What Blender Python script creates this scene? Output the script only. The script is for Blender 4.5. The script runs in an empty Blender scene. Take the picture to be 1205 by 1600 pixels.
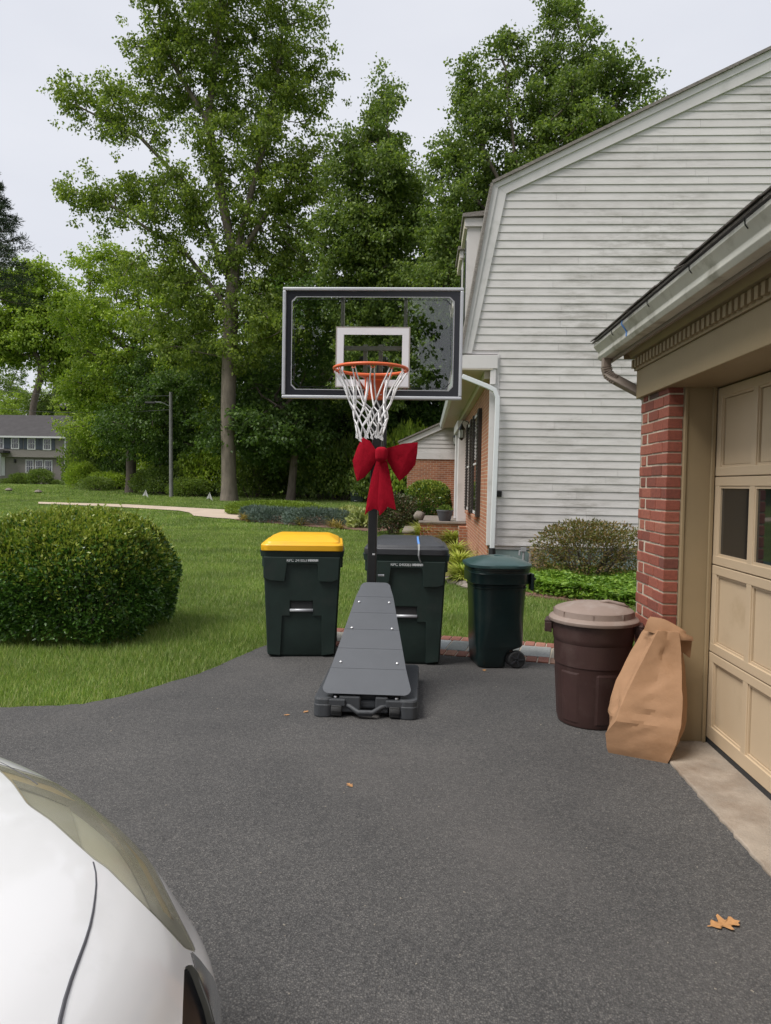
import bpy, bmesh, math, random
import numpy as np
from mathutils import Matrix, Vector

# ------------------------------------------------------------------ camera, world, sun, exposure
S = bpy.context.scene
COL = S.collection
F, CX, CY, HCAM = 1130.0, 602.5, 800.0, 1.6
YAW, PIT, ROLL = math.atan(60 / F), math.atan(43 / F), math.radians(1.0)
fw = np.array([-math.sin(YAW) * math.cos(PIT), math.cos(YAW) * math.cos(PIT), -math.sin(PIT)])
rt0 = np.array([math.cos(YAW), math.sin(YAW), 0.0])
up0 = np.cross(rt0, fw)
rt = rt0 * math.cos(ROLL) + up0 * math.sin(ROLL)
up = up0 * math.cos(ROLL) - rt0 * math.sin(ROLL)
CAM = np.array([0.0, 0.0, HCAM])
cd = bpy.data.cameras.new('camera')
cd.sensor_fit = 'VERTICAL'; cd.sensor_height = 36.0; cd.sensor_width = 27.1
cd.lens = F / 1600 * 36.0
cd.clip_start = 0.05; cd.clip_end = 1500
cam = bpy.data.objects.new('camera', cd); COL.objects.link(cam)
M = Matrix(((rt[0], up[0], -fw[0], 0), (rt[1], up[1], -fw[1], 0), (rt[2], up[2], -fw[2], HCAM), (0, 0, 0, 1)))
cam.matrix_world = M
S.camera = cam
S.render.resolution_x, S.render.resolution_y = 771, 1024

SUN_EL, SUN_AZ = math.radians(58), math.radians(238)      # azimuth clockwise from +y: behind and left of the camera
w = bpy.data.worlds.new('World'); S.world = w; w.use_nodes = True
nt = w.node_tree; nt.nodes.clear()
sky = nt.nodes.new('ShaderNodeTexSky'); sky.sky_type = 'NISHITA'; sky.sun_disc = False
sky.sun_elevation = SUN_EL; sky.sun_rotation = SUN_AZ; sky.air_density = 1.2; sky.dust_density = 3.0
bs = nt.nodes.new('ShaderNodeBackground'); bs.inputs[1].default_value = 0.05
nt.links.new(sky.outputs[0], bs.inputs[0])
cl = nt.nodes.new('ShaderNodeBackground')                 # even cloud cover with faint mottling
tc = nt.nodes.new('ShaderNodeTexCoord'); mp = nt.nodes.new('ShaderNodeMapping'); mp.inputs['Scale'].default_value = (1, 1, 3)
nz = nt.nodes.new('ShaderNodeTexNoise'); nz.inputs['Scale'].default_value = 2.2; nz.inputs['Detail'].default_value = 5
cr = nt.nodes.new('ShaderNodeValToRGB')
cr.color_ramp.elements[0].position = .3; cr.color_ramp.elements[0].color = (.745, .765, .835, 1)
cr.color_ramp.elements[1].position = .7; cr.color_ramp.elements[1].color = (.83, .845, .90, 1)
nt.links.new(tc.outputs['Generated'], mp.inputs[0]); nt.links.new(mp.outputs[0], nz.inputs[0])
nt.links.new(nz.outputs[0], cr.inputs[0]); nt.links.new(cr.outputs[0], cl.inputs[0]); cl.inputs[1].default_value = 0.405
mx = nt.nodes.new('ShaderNodeMixShader'); mx.inputs[0].default_value = 0.93
wo = nt.nodes.new('ShaderNodeOutputWorld')
nt.links.new(bs.outputs[0], mx.inputs[1]); nt.links.new(cl.outputs[0], mx.inputs[2]); nt.links.new(mx.outputs[0], wo.inputs[0])

sd = bpy.data.lights.new('sun', 'SUN'); sd.energy = 1.5; sd.angle = math.radians(28); sd.color = (1, .965, .91)
so = bpy.data.objects.new('sun', sd); COL.objects.link(so)
sdir = Vector((math.sin(SUN_AZ) * math.cos(SUN_EL), math.cos(SUN_AZ) * math.cos(SUN_EL), math.sin(SUN_EL)))
so.rotation_euler = sdir.to_track_quat('Z', 'Y').to_euler(); so.location = (0, -5, 30)
vs = S.view_settings; vs.view_transform = 'Standard'; vs.look = 'None'; vs.gamma = 1; vs.use_curve_mapping = False
vs.exposure = 1.36
S.render.engine = 'CYCLES'
S.cycles.max_bounces = 8; S.cycles.diffuse_bounces = 4; S.cycles.transparent_max_bounces = 12

# ------------------------------------------------------------------ pixel helpers (photo pixels, 1205 x 1600)
def hgt(x, y):
    return float(np.interp(y, [28, 45, 85, 300], [0, .42, .95, 1.6]))
def hgtv(y):
    return np.interp(y, [28, 45, 85, 300], [0, .42, .95, 1.6])
def ray(px, py): return fw + rt * (px - CX) / F - up * (py - CY) / F
def G(px, py, z=0.0):
    d = ray(px, py); return CAM + d * ((z - HCAM) / d[2])
def GT(px, py):
    z = 0.0
    for _ in range(12):
        p = G(px, py, z); z = hgt(p[0], p[1])
    return p
def WY(px, py, Y):
    d = ray(px, py); return CAM + d * (Y / d[1])
def WX(px, py, X):
    d = ray(px, py); return CAM + d * (X / d[0])
def projv(P):
    v = np.asarray(P, float) - CAM; z = v @ fw
    return CX + F * (v @ rt) / z, CY - F * (v @ up) / z

rng = np.random.default_rng(7)
random.seed(7)

# ------------------------------------------------------------------ materials
def new_mat(name):
    m = bpy.data.materials.new(name); m.use_nodes = True
    n = m.node_tree; b = n.nodes['Principled BSDF']
    return m, n, b
def coords(n, kind='Object'):
    if kind == 'World':
        return n.nodes.new('ShaderNodeNewGeometry').outputs['Position']
    return n.nodes.new('ShaderNodeTexCoord').outputs[kind]
def noise(n, vec, scale, detail=4, rough=.55, stretch=None):
    if stretch:
        mp = n.nodes.new('ShaderNodeMapping'); mp.inputs['Scale'].default_value = stretch
        n.links.new(vec, mp.inputs[0]); vec = mp.outputs[0]
    t = n.nodes.new('ShaderNodeTexNoise'); t.inputs['Scale'].default_value = scale
    t.inputs['Detail'].default_value = detail; t.inputs['Roughness'].default_value = rough
    n.links.new(vec, t.inputs['Vector']); return t.outputs[0]
def ramp(n, fac, stops):
    r = n.nodes.new('ShaderNodeValToRGB'); e = r.color_ramp.elements
    while len(e) < len(stops): e.new(.5)
    for i, (p, c) in enumerate(stops):
        e[i].position = p; e[i].color = (*c, 1) if len(c) == 3 else c
    n.links.new(fac, r.inputs[0]); return r.outputs[0]
def mixc(n, a, b, fac, mode='MIX'):
    m = n.nodes.new('ShaderNodeMix'); m.data_type = 'RGBA'; m.blend_type = mode
    for val, i in ((fac, 0), (a, 6), (b, 7)):
        if hasattr(val, 'node'): n.links.new(val, m.inputs[i])
        elif isinstance(val, (int, float)): m.inputs[i].default_value = val
        else: m.inputs[i].default_value = (*val, 1)
    return m.outputs[2]
def bump(n, b, h, strength, dist=.01):
    bp = n.nodes.new('ShaderNodeBump'); bp.inputs['Strength'].default_value = strength; bp.inputs['Distance'].default_value = dist
    n.links.new(h, bp.inputs['Height']); n.links.new(bp.outputs[0], b.inputs['Normal'])
def mul(c, k): return tuple(min(1, max(0, v * k)) for v in c)
MATS = {}
def pmat(name, base, rough=.6, var=.18, vs=6, bstr=0, bs=120, metal=0, spec=.5, coat=0, kind='Object', dirt=None, stretch=None):
    m, n, b = new_mat(name); v = coords(n, kind)
    c = ramp(n, noise(n, v, vs, 6, .6, stretch), [(.25, mul(base, 1 - var)), (.75, mul(base, 1 + var))])
    if dirt:
        dc, lo, hi, sc = dirt
        f = ramp(n, noise(n, v, sc, 8, .65), [(lo, (0, 0, 0)), (hi, (1, 1, 1))])
        c = mixc(n, c, dc, f)
    n.links.new(c, b.inputs['Base Color'])
    b.inputs['Roughness'].default_value = rough; b.inputs['Metallic'].default_value = metal
    b.inputs['Specular IOR Level'].default_value = spec
    if coat: b.inputs['Coat Weight'].default_value = coat; b.inputs['Coat Roughness'].default_value = .06
    if bstr: bump(n, b, noise(n, v, bs, 4), bstr)
    MATS[name] = m; return m
def leafmat(name, cols, rough=.5, trans=.3, patch=.9, pscale=.5, spec=.35):
    m, n, b = new_mat(name)
    g = n.nodes.new('ShaderNodeNewGeometry')
    c = ramp(n, g.outputs['Random Per Island'], [(i / (len(cols) - 1), k) for i, k in enumerate(cols)])
    nv = noise(n, g.outputs['Position'], pscale, 3)
    c = mixc(n, c, ramp(n, nv, [(.3, (patch, patch * 1.0, patch)), (.7, (1.15, 1.12, .95))]), 1.0, 'MULTIPLY')
    n.links.new(c, b.inputs['Base Color']); b.inputs['Roughness'].default_value = rough
    b.inputs['Specular IOR Level'].default_value = spec
    t = n.nodes.new('ShaderNodeBsdfTranslucent')
    n.links.new(mixc(n, c, (1.25, 1.35, .5), .6, 'MULTIPLY'), t.inputs[0])
    ms = n.nodes.new('ShaderNodeMixShader'); ms.inputs[0].default_value = trans
    n.links.new(b.outputs[0], ms.inputs[1]); n.links.new(t.outputs[0], ms.inputs[2])
    n.links.new(ms.outputs[0], n.nodes['Material Output'].inputs[0])
    MATS[name] = m; return m

# ------------------------------------------------------------------ mesh building
class MB:
    def __init__(s): s.v = []; s.f = []; s.mi = []; s.cur = 0
    def add(s, vs, fs):
        o = len(s.v); s.v += [tuple(map(float, p)) for p in vs]
        for f in fs: s.f.append(tuple(i + o for i in f)); s.mi.append(s.cur)
        return s
    def box(s, c, d, rz=0, rx=0, ry=0):
        c = np.array(c, float); x, y, z = np.array(d, float) / 2
        P = np.array([(-x, -y, -z), (x, -y, -z), (x, y, -z), (-x, y, -z), (-x, -y, z), (x, -y, z), (x, y, z), (-x, y, z)])
        if rx or ry or rz:
            R = np.array((Matrix.Rotation(rz, 3, 'Z') @ Matrix.Rotation(ry, 3, 'Y') @ Matrix.Rotation(rx, 3, 'X')))
            P = P @ R.T
        return s.add(P + c, [(0, 3, 2, 1), (4, 5, 6, 7), (0, 1, 5, 4), (1, 2, 6, 5), (2, 3, 7, 6), (3, 0, 4, 7)])
    def bb(s, x0, x1, y0, y1, z0, z1):
        return s.box(((x0 + x1) / 2, (y0 + y1) / 2, (z0 + z1) / 2), (abs(x1 - x0), abs(y1 - y0), abs(z1 - z0)))
    def loft(s, rings, closed=True, cap0=True, cap1=True):
        n = len(rings[0]); vs = [p for r in rings for p in r]; fs = []
        for k in range(len(rings) - 1):
            for i in range(n if closed else n - 1):
                j = (i + 1) % n
                fs.append((k * n + i, k * n + j, (k + 1) * n + j, (k + 1) * n + i))
        if closed and cap0: fs.append(tuple(range(n - 1, -1, -1)))
        if closed and cap1: fs.append(tuple(range((len(rings) - 1) * n, len(rings) * n)))
        return s.add(vs, fs)
    def tube(s, pts, r, n=8, cap=True, sq=False):
        pts = [np.array(p, float) for p in pts]; rs = r if hasattr(r, '__len__') else [r] * len(pts)
        rings = []; prev = None
        for i, p in enumerate(pts):
            t = pts[min(i + 1, len(pts) - 1)] - pts[max(i - 1, 0)]; t = t / (np.linalg.norm(t) + 1e-9)
            if prev is None:
                a = np.array((0, 0, 1.0)) if abs(t[2]) < .9 else np.array((0, 1.0, 0))
            else: a = prev
            u = np.cross(a, t); u /= np.linalg.norm(u) + 1e-9; b = np.cross(t, u); prev = b
            rings.append([p + rs[i] * (math.cos(2 * math.pi * (k + .5) / n) * u + math.sin(2 * math.pi * (k + .5) / n) * b) for k in range(n)])
        return s.loft(rings, True, cap, cap)
    def lathe(s, prof, n=32, c=(0, 0, 0), cap0=True, cap1=True, wob=None):
        rings = []
        for (r, z) in prof:
            rings.append([(c[0] + r * math.cos(2 * math.pi * k / n), c[1] + r * math.sin(2 * math.pi * k / n), c[2] + z) for k in range(n)])
        return s.loft(rings, True, cap0, cap1)
    def prism(s, poly, a, b, axis='y'):
        def mk(p, t):
            return {'y': (p[0], t, p[1]), 'x': (t, p[0], p[1]), 'z': (p[0], p[1], t)}[axis]
        n = len(poly)
        return s.add([mk(p, a) for p in poly] + [mk(p, b) for p in poly],
                     [tuple(range(n - 1, -1, -1)), tuple(range(n, 2 * n))] + [(i, (i + 1) % n, n + (i + 1) % n, n + i) for i in range(n)])
    def mesh(s, name, off=(0, 0, 0), smooth=False, fix=True):
        me = bpy.data.meshes.new(name)
        V = np.array(s.v) - np.array(off)
        me.from_pydata(V.tolist(), [], s.f); me.update()
        if fix:
            b = bmesh.new(); b.from_mesh(me); bmesh.ops.recalc_face_normals(b, faces=b.faces); b.to_mesh(me); b.free()
        if smooth: me.polygons.foreach_set('use_smooth', [True] * len(me.polygons))
        return me
    def build(s, name, mat, parent=None, smooth=False, bevel=0, seg=2, sub=0, local=False, fix=True, auto=None):
        off = np.zeros(3) if (local or parent is None) else np.array(wloc(parent))
        me = s.mesh(name, off, smooth, fix)
        mats = mat if isinstance(mat, (list, tuple)) else [mat]
        for m in mats: me.materials.append(MATS[m] if isinstance(m, str) else m)
        if len(mats) > 1: me.polygons.foreach_set('material_index', s.mi)
        o = bpy.data.objects.new(name, me); COL.objects.link(o); o.parent = parent
        if bevel:
            md = o.modifiers.new('bevel', 'BEVEL'); md.width = bevel; md.segments = seg; md.limit_method = 'ANGLE'; md.angle_limit = math.radians(40)
        if sub:
            md = o.modifiers.new('sub', 'SUBSURF'); md.levels = sub; md.render_levels = sub
        if auto:
            try: me.set_sharp_from_angle(angle=math.radians(auto))
            except Exception: pass
        return o
def wloc(o):
    p = np.zeros(3)
    while o is not None: p = p + np.array(o.location); o = o.parent
    return p
def tag(o, label, cat, group=None):
    o['label'] = label; o['category'] = cat
    if group: o['group'] = group
    return o
def thing(name, label, cat, loc=(0, 0, 0), rz=0, group=None):
    o = bpy.data.objects.new(name, None); COL.objects.link(o); o.empty_display_size = .2
    o.location = tuple(map(float, loc)); o.rotation_euler = (0, 0, rz); return tag(o, label, cat, group)
def struct(o, label=None):
    o['kind'] = 'structure'
    return o
def inst(src, loc, parent, rot=(0, 0, 0), scale=(1, 1, 1), name=None):
    """a further piece that shares the mesh of src; loc in world coordinates"""
    o = src.copy()
    if name: o.name = name
    COL.objects.link(o); o.parent = parent
    o.location = tuple(np.array(loc, float) - (wloc(parent) if parent else 0)); o.rotation_euler = rot; o.scale = scale
    return o
def copy_tree(o, parent=None):
    c = o.copy(); COL.objects.link(c); c.parent = parent
    for ch in o.children: copy_tree(ch, c)
    return c
def bulk(name, V, loops, starts, mat, parent=None, smooth=False):
    me = bpy.data.meshes.new(name)
    me.vertices.add(len(V)); me.vertices.foreach_set('co', np.ascontiguousarray(V, np.float32).ravel())
    me.loops.add(len(loops)); me.loops.foreach_set('vertex_index', np.ascontiguousarray(loops, np.int32))
    me.polygons.add(len(starts)); me.polygons.foreach_set('loop_start', np.ascontiguousarray(starts, np.int32))
    me.update(calc_edges=True); me.validate()
    me.materials.append(MATS[mat] if isinstance(mat, str) else mat)
    o = bpy.data.objects.new(name, me); COL.objects.link(o); o.parent = parent
    if smooth: me.polygons.foreach_set('use_smooth', [True] * len(me.polygons))
    return o
def unit(a): return a / (np.linalg.norm(a, axis=-1, keepdims=True) + 1e-9)
def leaves(name, P, D, L, Wd, mat, parent=None, fold=.18, droop=0.0, g=None):
    """kite-shaped leaves: P base points, D growing directions, L lengths, Wd widths"""
    g = g or rng; N = len(P); D = unit(D)
    b = unit(np.cross(D, unit(g.normal(size=(N, 3))))); nrm = np.cross(b, D)
    L = np.asarray(L).reshape(-1, 1) * np.ones((N, 1)); Wd = np.asarray(Wd).reshape(-1, 1) * np.ones((N, 1))
    mid = P + D * L * .45
    tip = P + D * L; tip[:, 2] -= (L[:, 0] * droop)
    V = np.empty((N, 4, 3)); V[:, 0] = P; V[:, 1] = mid + b * Wd * .5 + nrm * Wd * fold
    V[:, 2] = tip; V[:, 3] = mid - b * Wd * .5 + nrm * Wd * fold
    idx = np.arange(N * 4).reshape(N, 4)
    tri = np.concatenate([idx[:, [0, 1, 2]], idx[:, [0, 2, 3]]], 1).ravel()
    return bulk(name, V.reshape(-1, 3), tri, np.arange(0, len(tri), 3), mat, parent)
def inpoly(px, py, poly):
    px = np.asarray(px); py = np.asarray(py); r = np.zeros(px.shape, bool); n = len(poly)
    for i in range(n):
        x0, y0 = poly[i]; x1, y1 = poly[(i + 1) % n]
        if y0 == y1: continue
        c = ((y0 > py) != (y1 > py)) & (px < (x1 - x0) * (py - y0) / (y1 - y0) + x0)
        r ^= c
    return r
# ------------------------------------------------------------------ palette
def asphalt_mat():
    m, n, b = new_mat('asphalt'); v = coords(n, 'World')
    big = noise(n, v, .9, 5, .6)
    c = ramp(n, big, [(.28, (.070, .069, .069)), (.72, (.104, .101, .098))])
    va = n.nodes.new('ShaderNodeTexVoronoi'); va.inputs['Scale'].default_value = 150; n.links.new(v, va.inputs['Vector'])
    ca = n.nodes.new('ShaderNodeSeparateColor'); n.links.new(va.outputs['Color'], ca.inputs[0])
    c = mixc(n, c, ramp(n, ca.outputs[0], [(.0, (.66, .66, .67)), (.45, (.92, .92, .92)), (.8, (1.12, 1.11, 1.1)), (1.0, (1.6, 1.56, 1.5))]), 1, 'MULTIPLY')
    ed_ = ramp(n, va.outputs['Distance'], [(.25, (1.1, 1.1, 1.1)), (.75, (.66, .66, .67))])
    c = mixc(n, c, ed_, 1, 'MULTIPLY')
    fine = noise(n, v, 28, 5, .7)
    c = mixc(n, c, ramp(n, fine, [(.30, (.86, .86, .87)), (.7, (1.14, 1.135, 1.12))]), 1, 'MULTIPLY')
    vo = n.nodes.new('ShaderNodeTexVoronoi'); vo.inputs['Scale'].default_value = 75; n.links.new(v, vo.inputs['Vector'])
    sp = ramp(n, vo.outputs['Distance'], [(.0, (1, 1, 1)), (.13, (0, 0, 0))])
    cell = n.nodes.new('ShaderNodeSeparateColor'); n.links.new(vo.outputs['Color'], cell.inputs[0])
    pick = ramp(n, cell.outputs[0], [(.965, (0, 0, 0)), (.975, (1, 1, 1))])
    c = mixc(n, c, (.30, .285, .26), mixc(n, sp, pick, 1, 'MULTIPLY'))
    st = ramp(n, noise(n, v, .45, 3), [(.5, (0, 0, 0)), (.7, (.5, .5, .5))])
    c = mixc(n, c, (.094, .087, .084), st)
    oil = ramp(n, noise(n, v, 1.7, 5, .6), [(.62, (0, 0, 0)), (.74, (.4, .4, .4))])
    c = mixc(n, c, (.050, .050, .052), oil)
    n.links.new(c, b.inputs['Base Color']); b.inputs['Roughness'].default_value = .88; b.inputs['Specular IOR Level'].default_value = .35
    vo2 = n.nodes.new('ShaderNodeTexVoronoi'); vo2.inputs['Scale'].default_value = 150; n.links.new(v, vo2.inputs['Vector'])
    bump(n, b, vo2.outputs['Distance'], .7, .005); MATS['asphalt'] = m
asphalt_mat()
def brick_piece_mat(name, cols, pos):
    m, n, b = new_mat(name); v = coords(n, 'World')
    oi = n.nodes.new('ShaderNodeObjectInfo')
    c = ramp(n, oi.outputs['Random'], list(zip(pos, cols)))
    c = mixc(n, c, ramp(n, noise(n, v, 45, 6, .7), [(.3, (.72, .72, .72)), (.7, (1.25, 1.2, 1.2))]), 1, 'MULTIPLY')
    n.links.new(c, b.inputs['Base Color']); b.inputs['Roughness'].default_value = .85
    bump(n, b, noise(n, v, 160, 4), .5, .004); MATS[name] = m
brick_piece_mat('pier_brick', [(.075, .052, .045), (.175, .052, .035), (.24, .069, .044), (.28, .085, .054), (.32, .115, .075)], [.0, .07, .35, .7, 1])
brick_piece_mat('path_brick', [(.17, .07, .05), (.25, .10, .07), (.33, .165, .115), (.24, .15, .11)], [0, .4, .75, 1])
brick_piece_mat('bluestone', [(.20, .22, .21), (.25, .27, .25), (.30, .27, .22), (.27, .30, .30)], [0, .4, .7, 1])
brick_piece_mat('siding', [(.50, .49, .475), (.53, .52, .51), (.56, .555, .545)], [0, .5, 1])
def siding_fix():
    m = MATS['siding']; n = m.node_tree; b = n.nodes['Principled BSDF']; v = coords(n, 'World')
    oi = n.nodes.new('ShaderNodeObjectInfo')
    c = ramp(n, oi.outputs['Random'], [(0, (.56, .535, .525)), (.5, (.60, .575, .565)), (1, (.64, .615, .605))])
    st = ramp(n, noise(n, v, .55, 4, .6, (1, 1, 1.3)), [(.40, (0, 0, 0)), (.66, (1, 1, 1))])
    st2 = ramp(n, noise(n, v, 1.6, 9, .72, (1, 1, 5)), [(.42, (0, 0, 0)), (.68, (1, 1, 1))])
    f = mixc(n, st, st2, 1, 'MULTIPLY')
    c = mixc(n, c, (.28, .265, .235), f)
    f2 = ramp(n, noise(n, v, 3.2, 9, .75, (.6, 1, 6)), [(.55, (0, 0, 0)), (.75, (.6, .6, .6))])
    c = mixc(n, c, (.33, .325, .29), f2)
    for l in list(b.inputs['Base Color'].links): n.links.remove(l)
    n.links.new(c, b.inputs['Base Color']); b.inputs['Roughness'].default_value = .55
    for l in list(b.inputs['Normal'].links): n.links.remove(l)
    bump(n, b, noise(n, v, 14, 5, .6, (1, 1, 9)), .25, .004)
siding_fix()
def wall_brick_mat(name, c1, c2, dark, mortar, uaxis):
    m, n, b = new_mat(name); v = coords(n, 'World')
    sx = n.nodes.new('ShaderNodeSeparateXYZ'); n.links.new(v, sx.inputs[0])
    cx = n.nodes.new('ShaderNodeCombineXYZ'); n.links.new(sx.outputs['Y' if uaxis == 'y' else 'X'], cx.inputs[0]); n.links.new(sx.outputs['Z'], cx.inputs[1])
    br = n.nodes.new('ShaderNodeTexBrick'); n.links.new(cx.outputs[0], br.inputs['Vector'])
    br.inputs['Scale'].default_value = 1; br.inputs['Brick Width'].default_value = .21; br.inputs['Row Height'].default_value = .073
    br.inputs['Mortar Size'].default_value = .008; br.inputs['Color1'].default_value = (*c1, 1); br.inputs['Color2'].default_value = (*c2, 1)
    br.inputs['Mortar'].default_value = (*mortar, 1); br.inputs['Bias'].default_value = -.1
    c = mixc(n, br.outputs['Color'], ramp(n, noise(n, v, 2.5, 8, .7), [(.35, (.8, .8, .8)), (.7, (1.15, 1.12, 1.1))]), 1, 'MULTIPLY')
    n.links.new(c, b.inputs['Base Color']); b.inputs['Roughness'].default_value = .9
    inv = n.nodes.new('ShaderNodeMath'); inv.operation = 'SUBTRACT'; inv.inputs[0].default_value = 1; n.links.new(br.outputs['Fac'], inv.inputs[1])
    bump(n, b, inv.outputs[0], .8, .008); MATS[name] = m
wall_brick_mat('house_brick_side', (.42, .17, .085), (.32, .11, .055), 0, (.46, .37, .28), 'y')
wall_brick_mat('house_brick_front', (.40, .16, .08), (.27, .095, .05), 0, (.42, .33, .25), 'x')
pmat('mortar', (.50, .43, .34), .95, .15, 30, .4, 200, kind='World')
pmat('concrete', (.30, .25, .20), .9, .28, 5, .6, 90, kind='World', dirt=((.19, .14, .10), .47, .68, 2.6))
pmat('pale_concrete', (.46, .37, .29), .9, .15, 1.2, .3, 60, kind='World')
pmat('taupe_paint', (.30, .225, .13), .5, .07, 2, .08, 60, kind='World')
pmat('cream_door', (.52, .402, .27), .45, .05, 1.5, .05, 90, kind='World', dirt=((.36, .26, .15), .58, .8, 1.4))
pmat('gutter_metal', (.58, .565, .50), .5, .15, 3, .1, 20, kind='World', dirt=((.22, .20, .15), .52, .75, 3.5), stretch=(1, 1, 1))
pmat('tan_metal', (.25, .20, .165), .5, .08, 3, kind='World')
pmat('white_trim', (.63, .605, .60), .5, .06, 1.5, kind='World', dirt=((.42, .42, .39), .55, .8, 2.0))
pmat('white_metal', (.66, .68, .70), .4, .05, 2, kind='World')
pmat('shingle', (.20, .18, .165), .95, .45, 14, .8, 60, kind='World', stretch=(1, 1, 4))
pmat('teal_foundation', (.22, .30, .295), .8, .12, 2, .3, 30, kind='World')
pmat('soffit_cream', (.56, .50, .42), .6, .04, 1, kind='World')
pmat('black_shutter', (.03, .022, .02), .5, .2, 4, kind='World')
pmat('dark_door', (.035, .028, .028), .4, .1, 4)
pmat('black_metal', (.012, .012, .013), .35, .2, 10)
pmat('lamp_glass', (.5, .5, .46), .15, .1, 10)
pmat('pole_black', (.012, .012, .013), .4, .2, 8)
pmat('panel_grey', (.074, .081, .094), .6, .07, 5, .25, 400)
pmat('base_plastic', (.046, .050, .056), .55, .15, 8, .3, 250)
pmat('rubber', (.025, .026, .027), .75, .2, 20, .2, 120)
pmat('bolt_steel', (.80, .80, .82), .3, .05, 10, metal=.6)
pmat('board_frame', (.50, .51, .54), .4, .06, 4, metal=.25)
pmat('board_black', (.018, .018, .024), .25, .1, 4)
pmat('board_white', (.72, .71, .74), .4, .04, 4)
pmat('bracket_grey', (.36, .33, .30), .5, .08, 4)
pmat('rim_orange', (.68, .125, .035), .42, .08, 12)
pmat('net_white', (.80, .79, .80), .8, .06, 40)
pmat('bow_red', (.34, .006, .02), .9, .16, 30, .35, 300, spec=.12)
pmat('cart_green', (.015, .030, .025), .52, .22, 7, .15, 150, dirt=((.034, .040, .036), .52, .85, 5))
pmat('cart_lid_black', (.034, .036, .042), .45, .15, 6, .15, 200)
pmat('lid_yellow', (.80, .42, .008), .42, .05, 4, dirt=((.62, .33, .02), .55, .8, 7))
pmat('stamp_white', (.62, .64, .65), .6, .12, 200)
pmat('bin_green', (.008, .020, .020), .28, .2, 5, .06, 40, dirt=((.022, .032, .03), .5, .8, 4))
pmat('bin_lid_green', (.035, .075, .075), .30, .12, 5)
pmat('can_brown', (.050, .024, .021), .50, .16, 5, .15, 150, dirt=((.085, .055, .048), .52, .85, 6))
pmat('can_lid', (.245, .185, .155), .60, .08, 5, .15, 160, dirt=((.33, .28, .25), .5, .8, 6))
pmat('kraft_paper', (.33, .185, .098), .8, .12, 5, .25, 22, dirt=((.26, .135, .062), .5, .78, 4))
pmat('blue_cord', (.10, .26, .62), .5, .1, 20)
pmat('bark', (.115, .092, .075), .95, .4, 7, .9, 16, kind='World', stretch=(1, 1, .3))
pmat('bark_pale', (.15, .125, .10), .95, .35, 5, .9, 12, kind='World', stretch=(1, 1, .3))
pmat('mulch', (.13, .072, .05), .95, .5, 30, 1.0, 60, kind='World')
pmat('soil', (.085, .062, .045), .95, .4, 10, .6, 60, kind='World')
pmat('stone', (.20, .17, .145), .9, .3, 6, .7, 20, kind='World')
pmat('pot_grey', (.085, .088, .10), .6, .1, 6)
pmat('far_siding', (.20, .18, .165), .7, .06, 1, kind='World')
pmat('far_side_wall', (.18, .165, .15), .8, .06, 1, kind='World')
pmat('far_white', (.52, .52, .53), .5, .05, 1)
pmat('far_shutter', (.035, .045, .065), .5, .1, 3)
pmat('far_roof', (.046, .042, .044), .9, .25, 1.5, kind='World')
pmat('pole_wood', (.17, .165, .165), .8, .2, 3, kind='World')
pmat('cable', (.02, .02, .02), .6, .1, 5)
pmat('dry_leaf', (.42, .215, .085), .7, .2, 60)
pmat('utility_grey', (.30, .31, .32), .5, .1, 5)
pmat('flag_white', (.60, .58, .58), .7, .1, 5)
def lawn_mat():
    m, n, b = new_mat('lawn'); v = coords(n, 'World')
    c = ramp(n, noise(n, v, .35, 4, .6), [(.3, (.07, .125, .02)), (.7, (.11, .17, .032))])
    c = mixc(n, c, ramp(n, noise(n, v, 35, 6, .75), [(.3, (.45, .5, .4)), (.7, (1.5, 1.45, 1.4))]), 1, 'MULTIPLY')
    n.links.new(c, b.inputs['Base Color']); b.inputs['Roughness'].default_value = .95; b.inputs['Specular IOR Level'].default_value = .1
    bump(n, b, noise(n, v, 60, 5, .7), .8, .03); MATS['lawn'] = m
lawn_mat()
def glass_mat(name, ior, tint=(1, 1, 1)):
    m, n, b = new_mat(name); n.nodes.remove(b)
    t = n.nodes.new('ShaderNodeBsdfTransparent'); t.inputs[0].default_value = (*tint, 1)
    gl = n.nodes.new('ShaderNodeBsdfGlossy'); gl.inputs['Roughness'].default_value = .01
    fr = n.nodes.new('ShaderNodeFresnel'); fr.inputs[0].default_value = ior
    ms = n.nodes.new('ShaderNodeMixShader'); n.links.new(fr.outputs[0], ms.inputs[0]); n.links.new(t.outputs[0], ms.inputs[1]); n.links.new(gl.outputs[0], ms.inputs[2])
    n.links.new(ms.outputs[0], n.nodes['Material Output'].inputs[0]); MATS[name] = m
glass_mat('clear_glass', 1.75, (.97, .985, .975))
def window_mat(name, base):
    m, n, b = new_mat(name); b.inputs['Base Color'].default_value = (*base, 1); b.inputs['Roughness'].default_value = .04
    b.inputs['Specular IOR Level'].default_value = 1.0
    v = coords(n, 'World'); bump(n, b, noise(n, v, 1.3, 2), .02, .05); MATS[name] = m
window_mat('window_glass', (.012, .014, .016))
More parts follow.
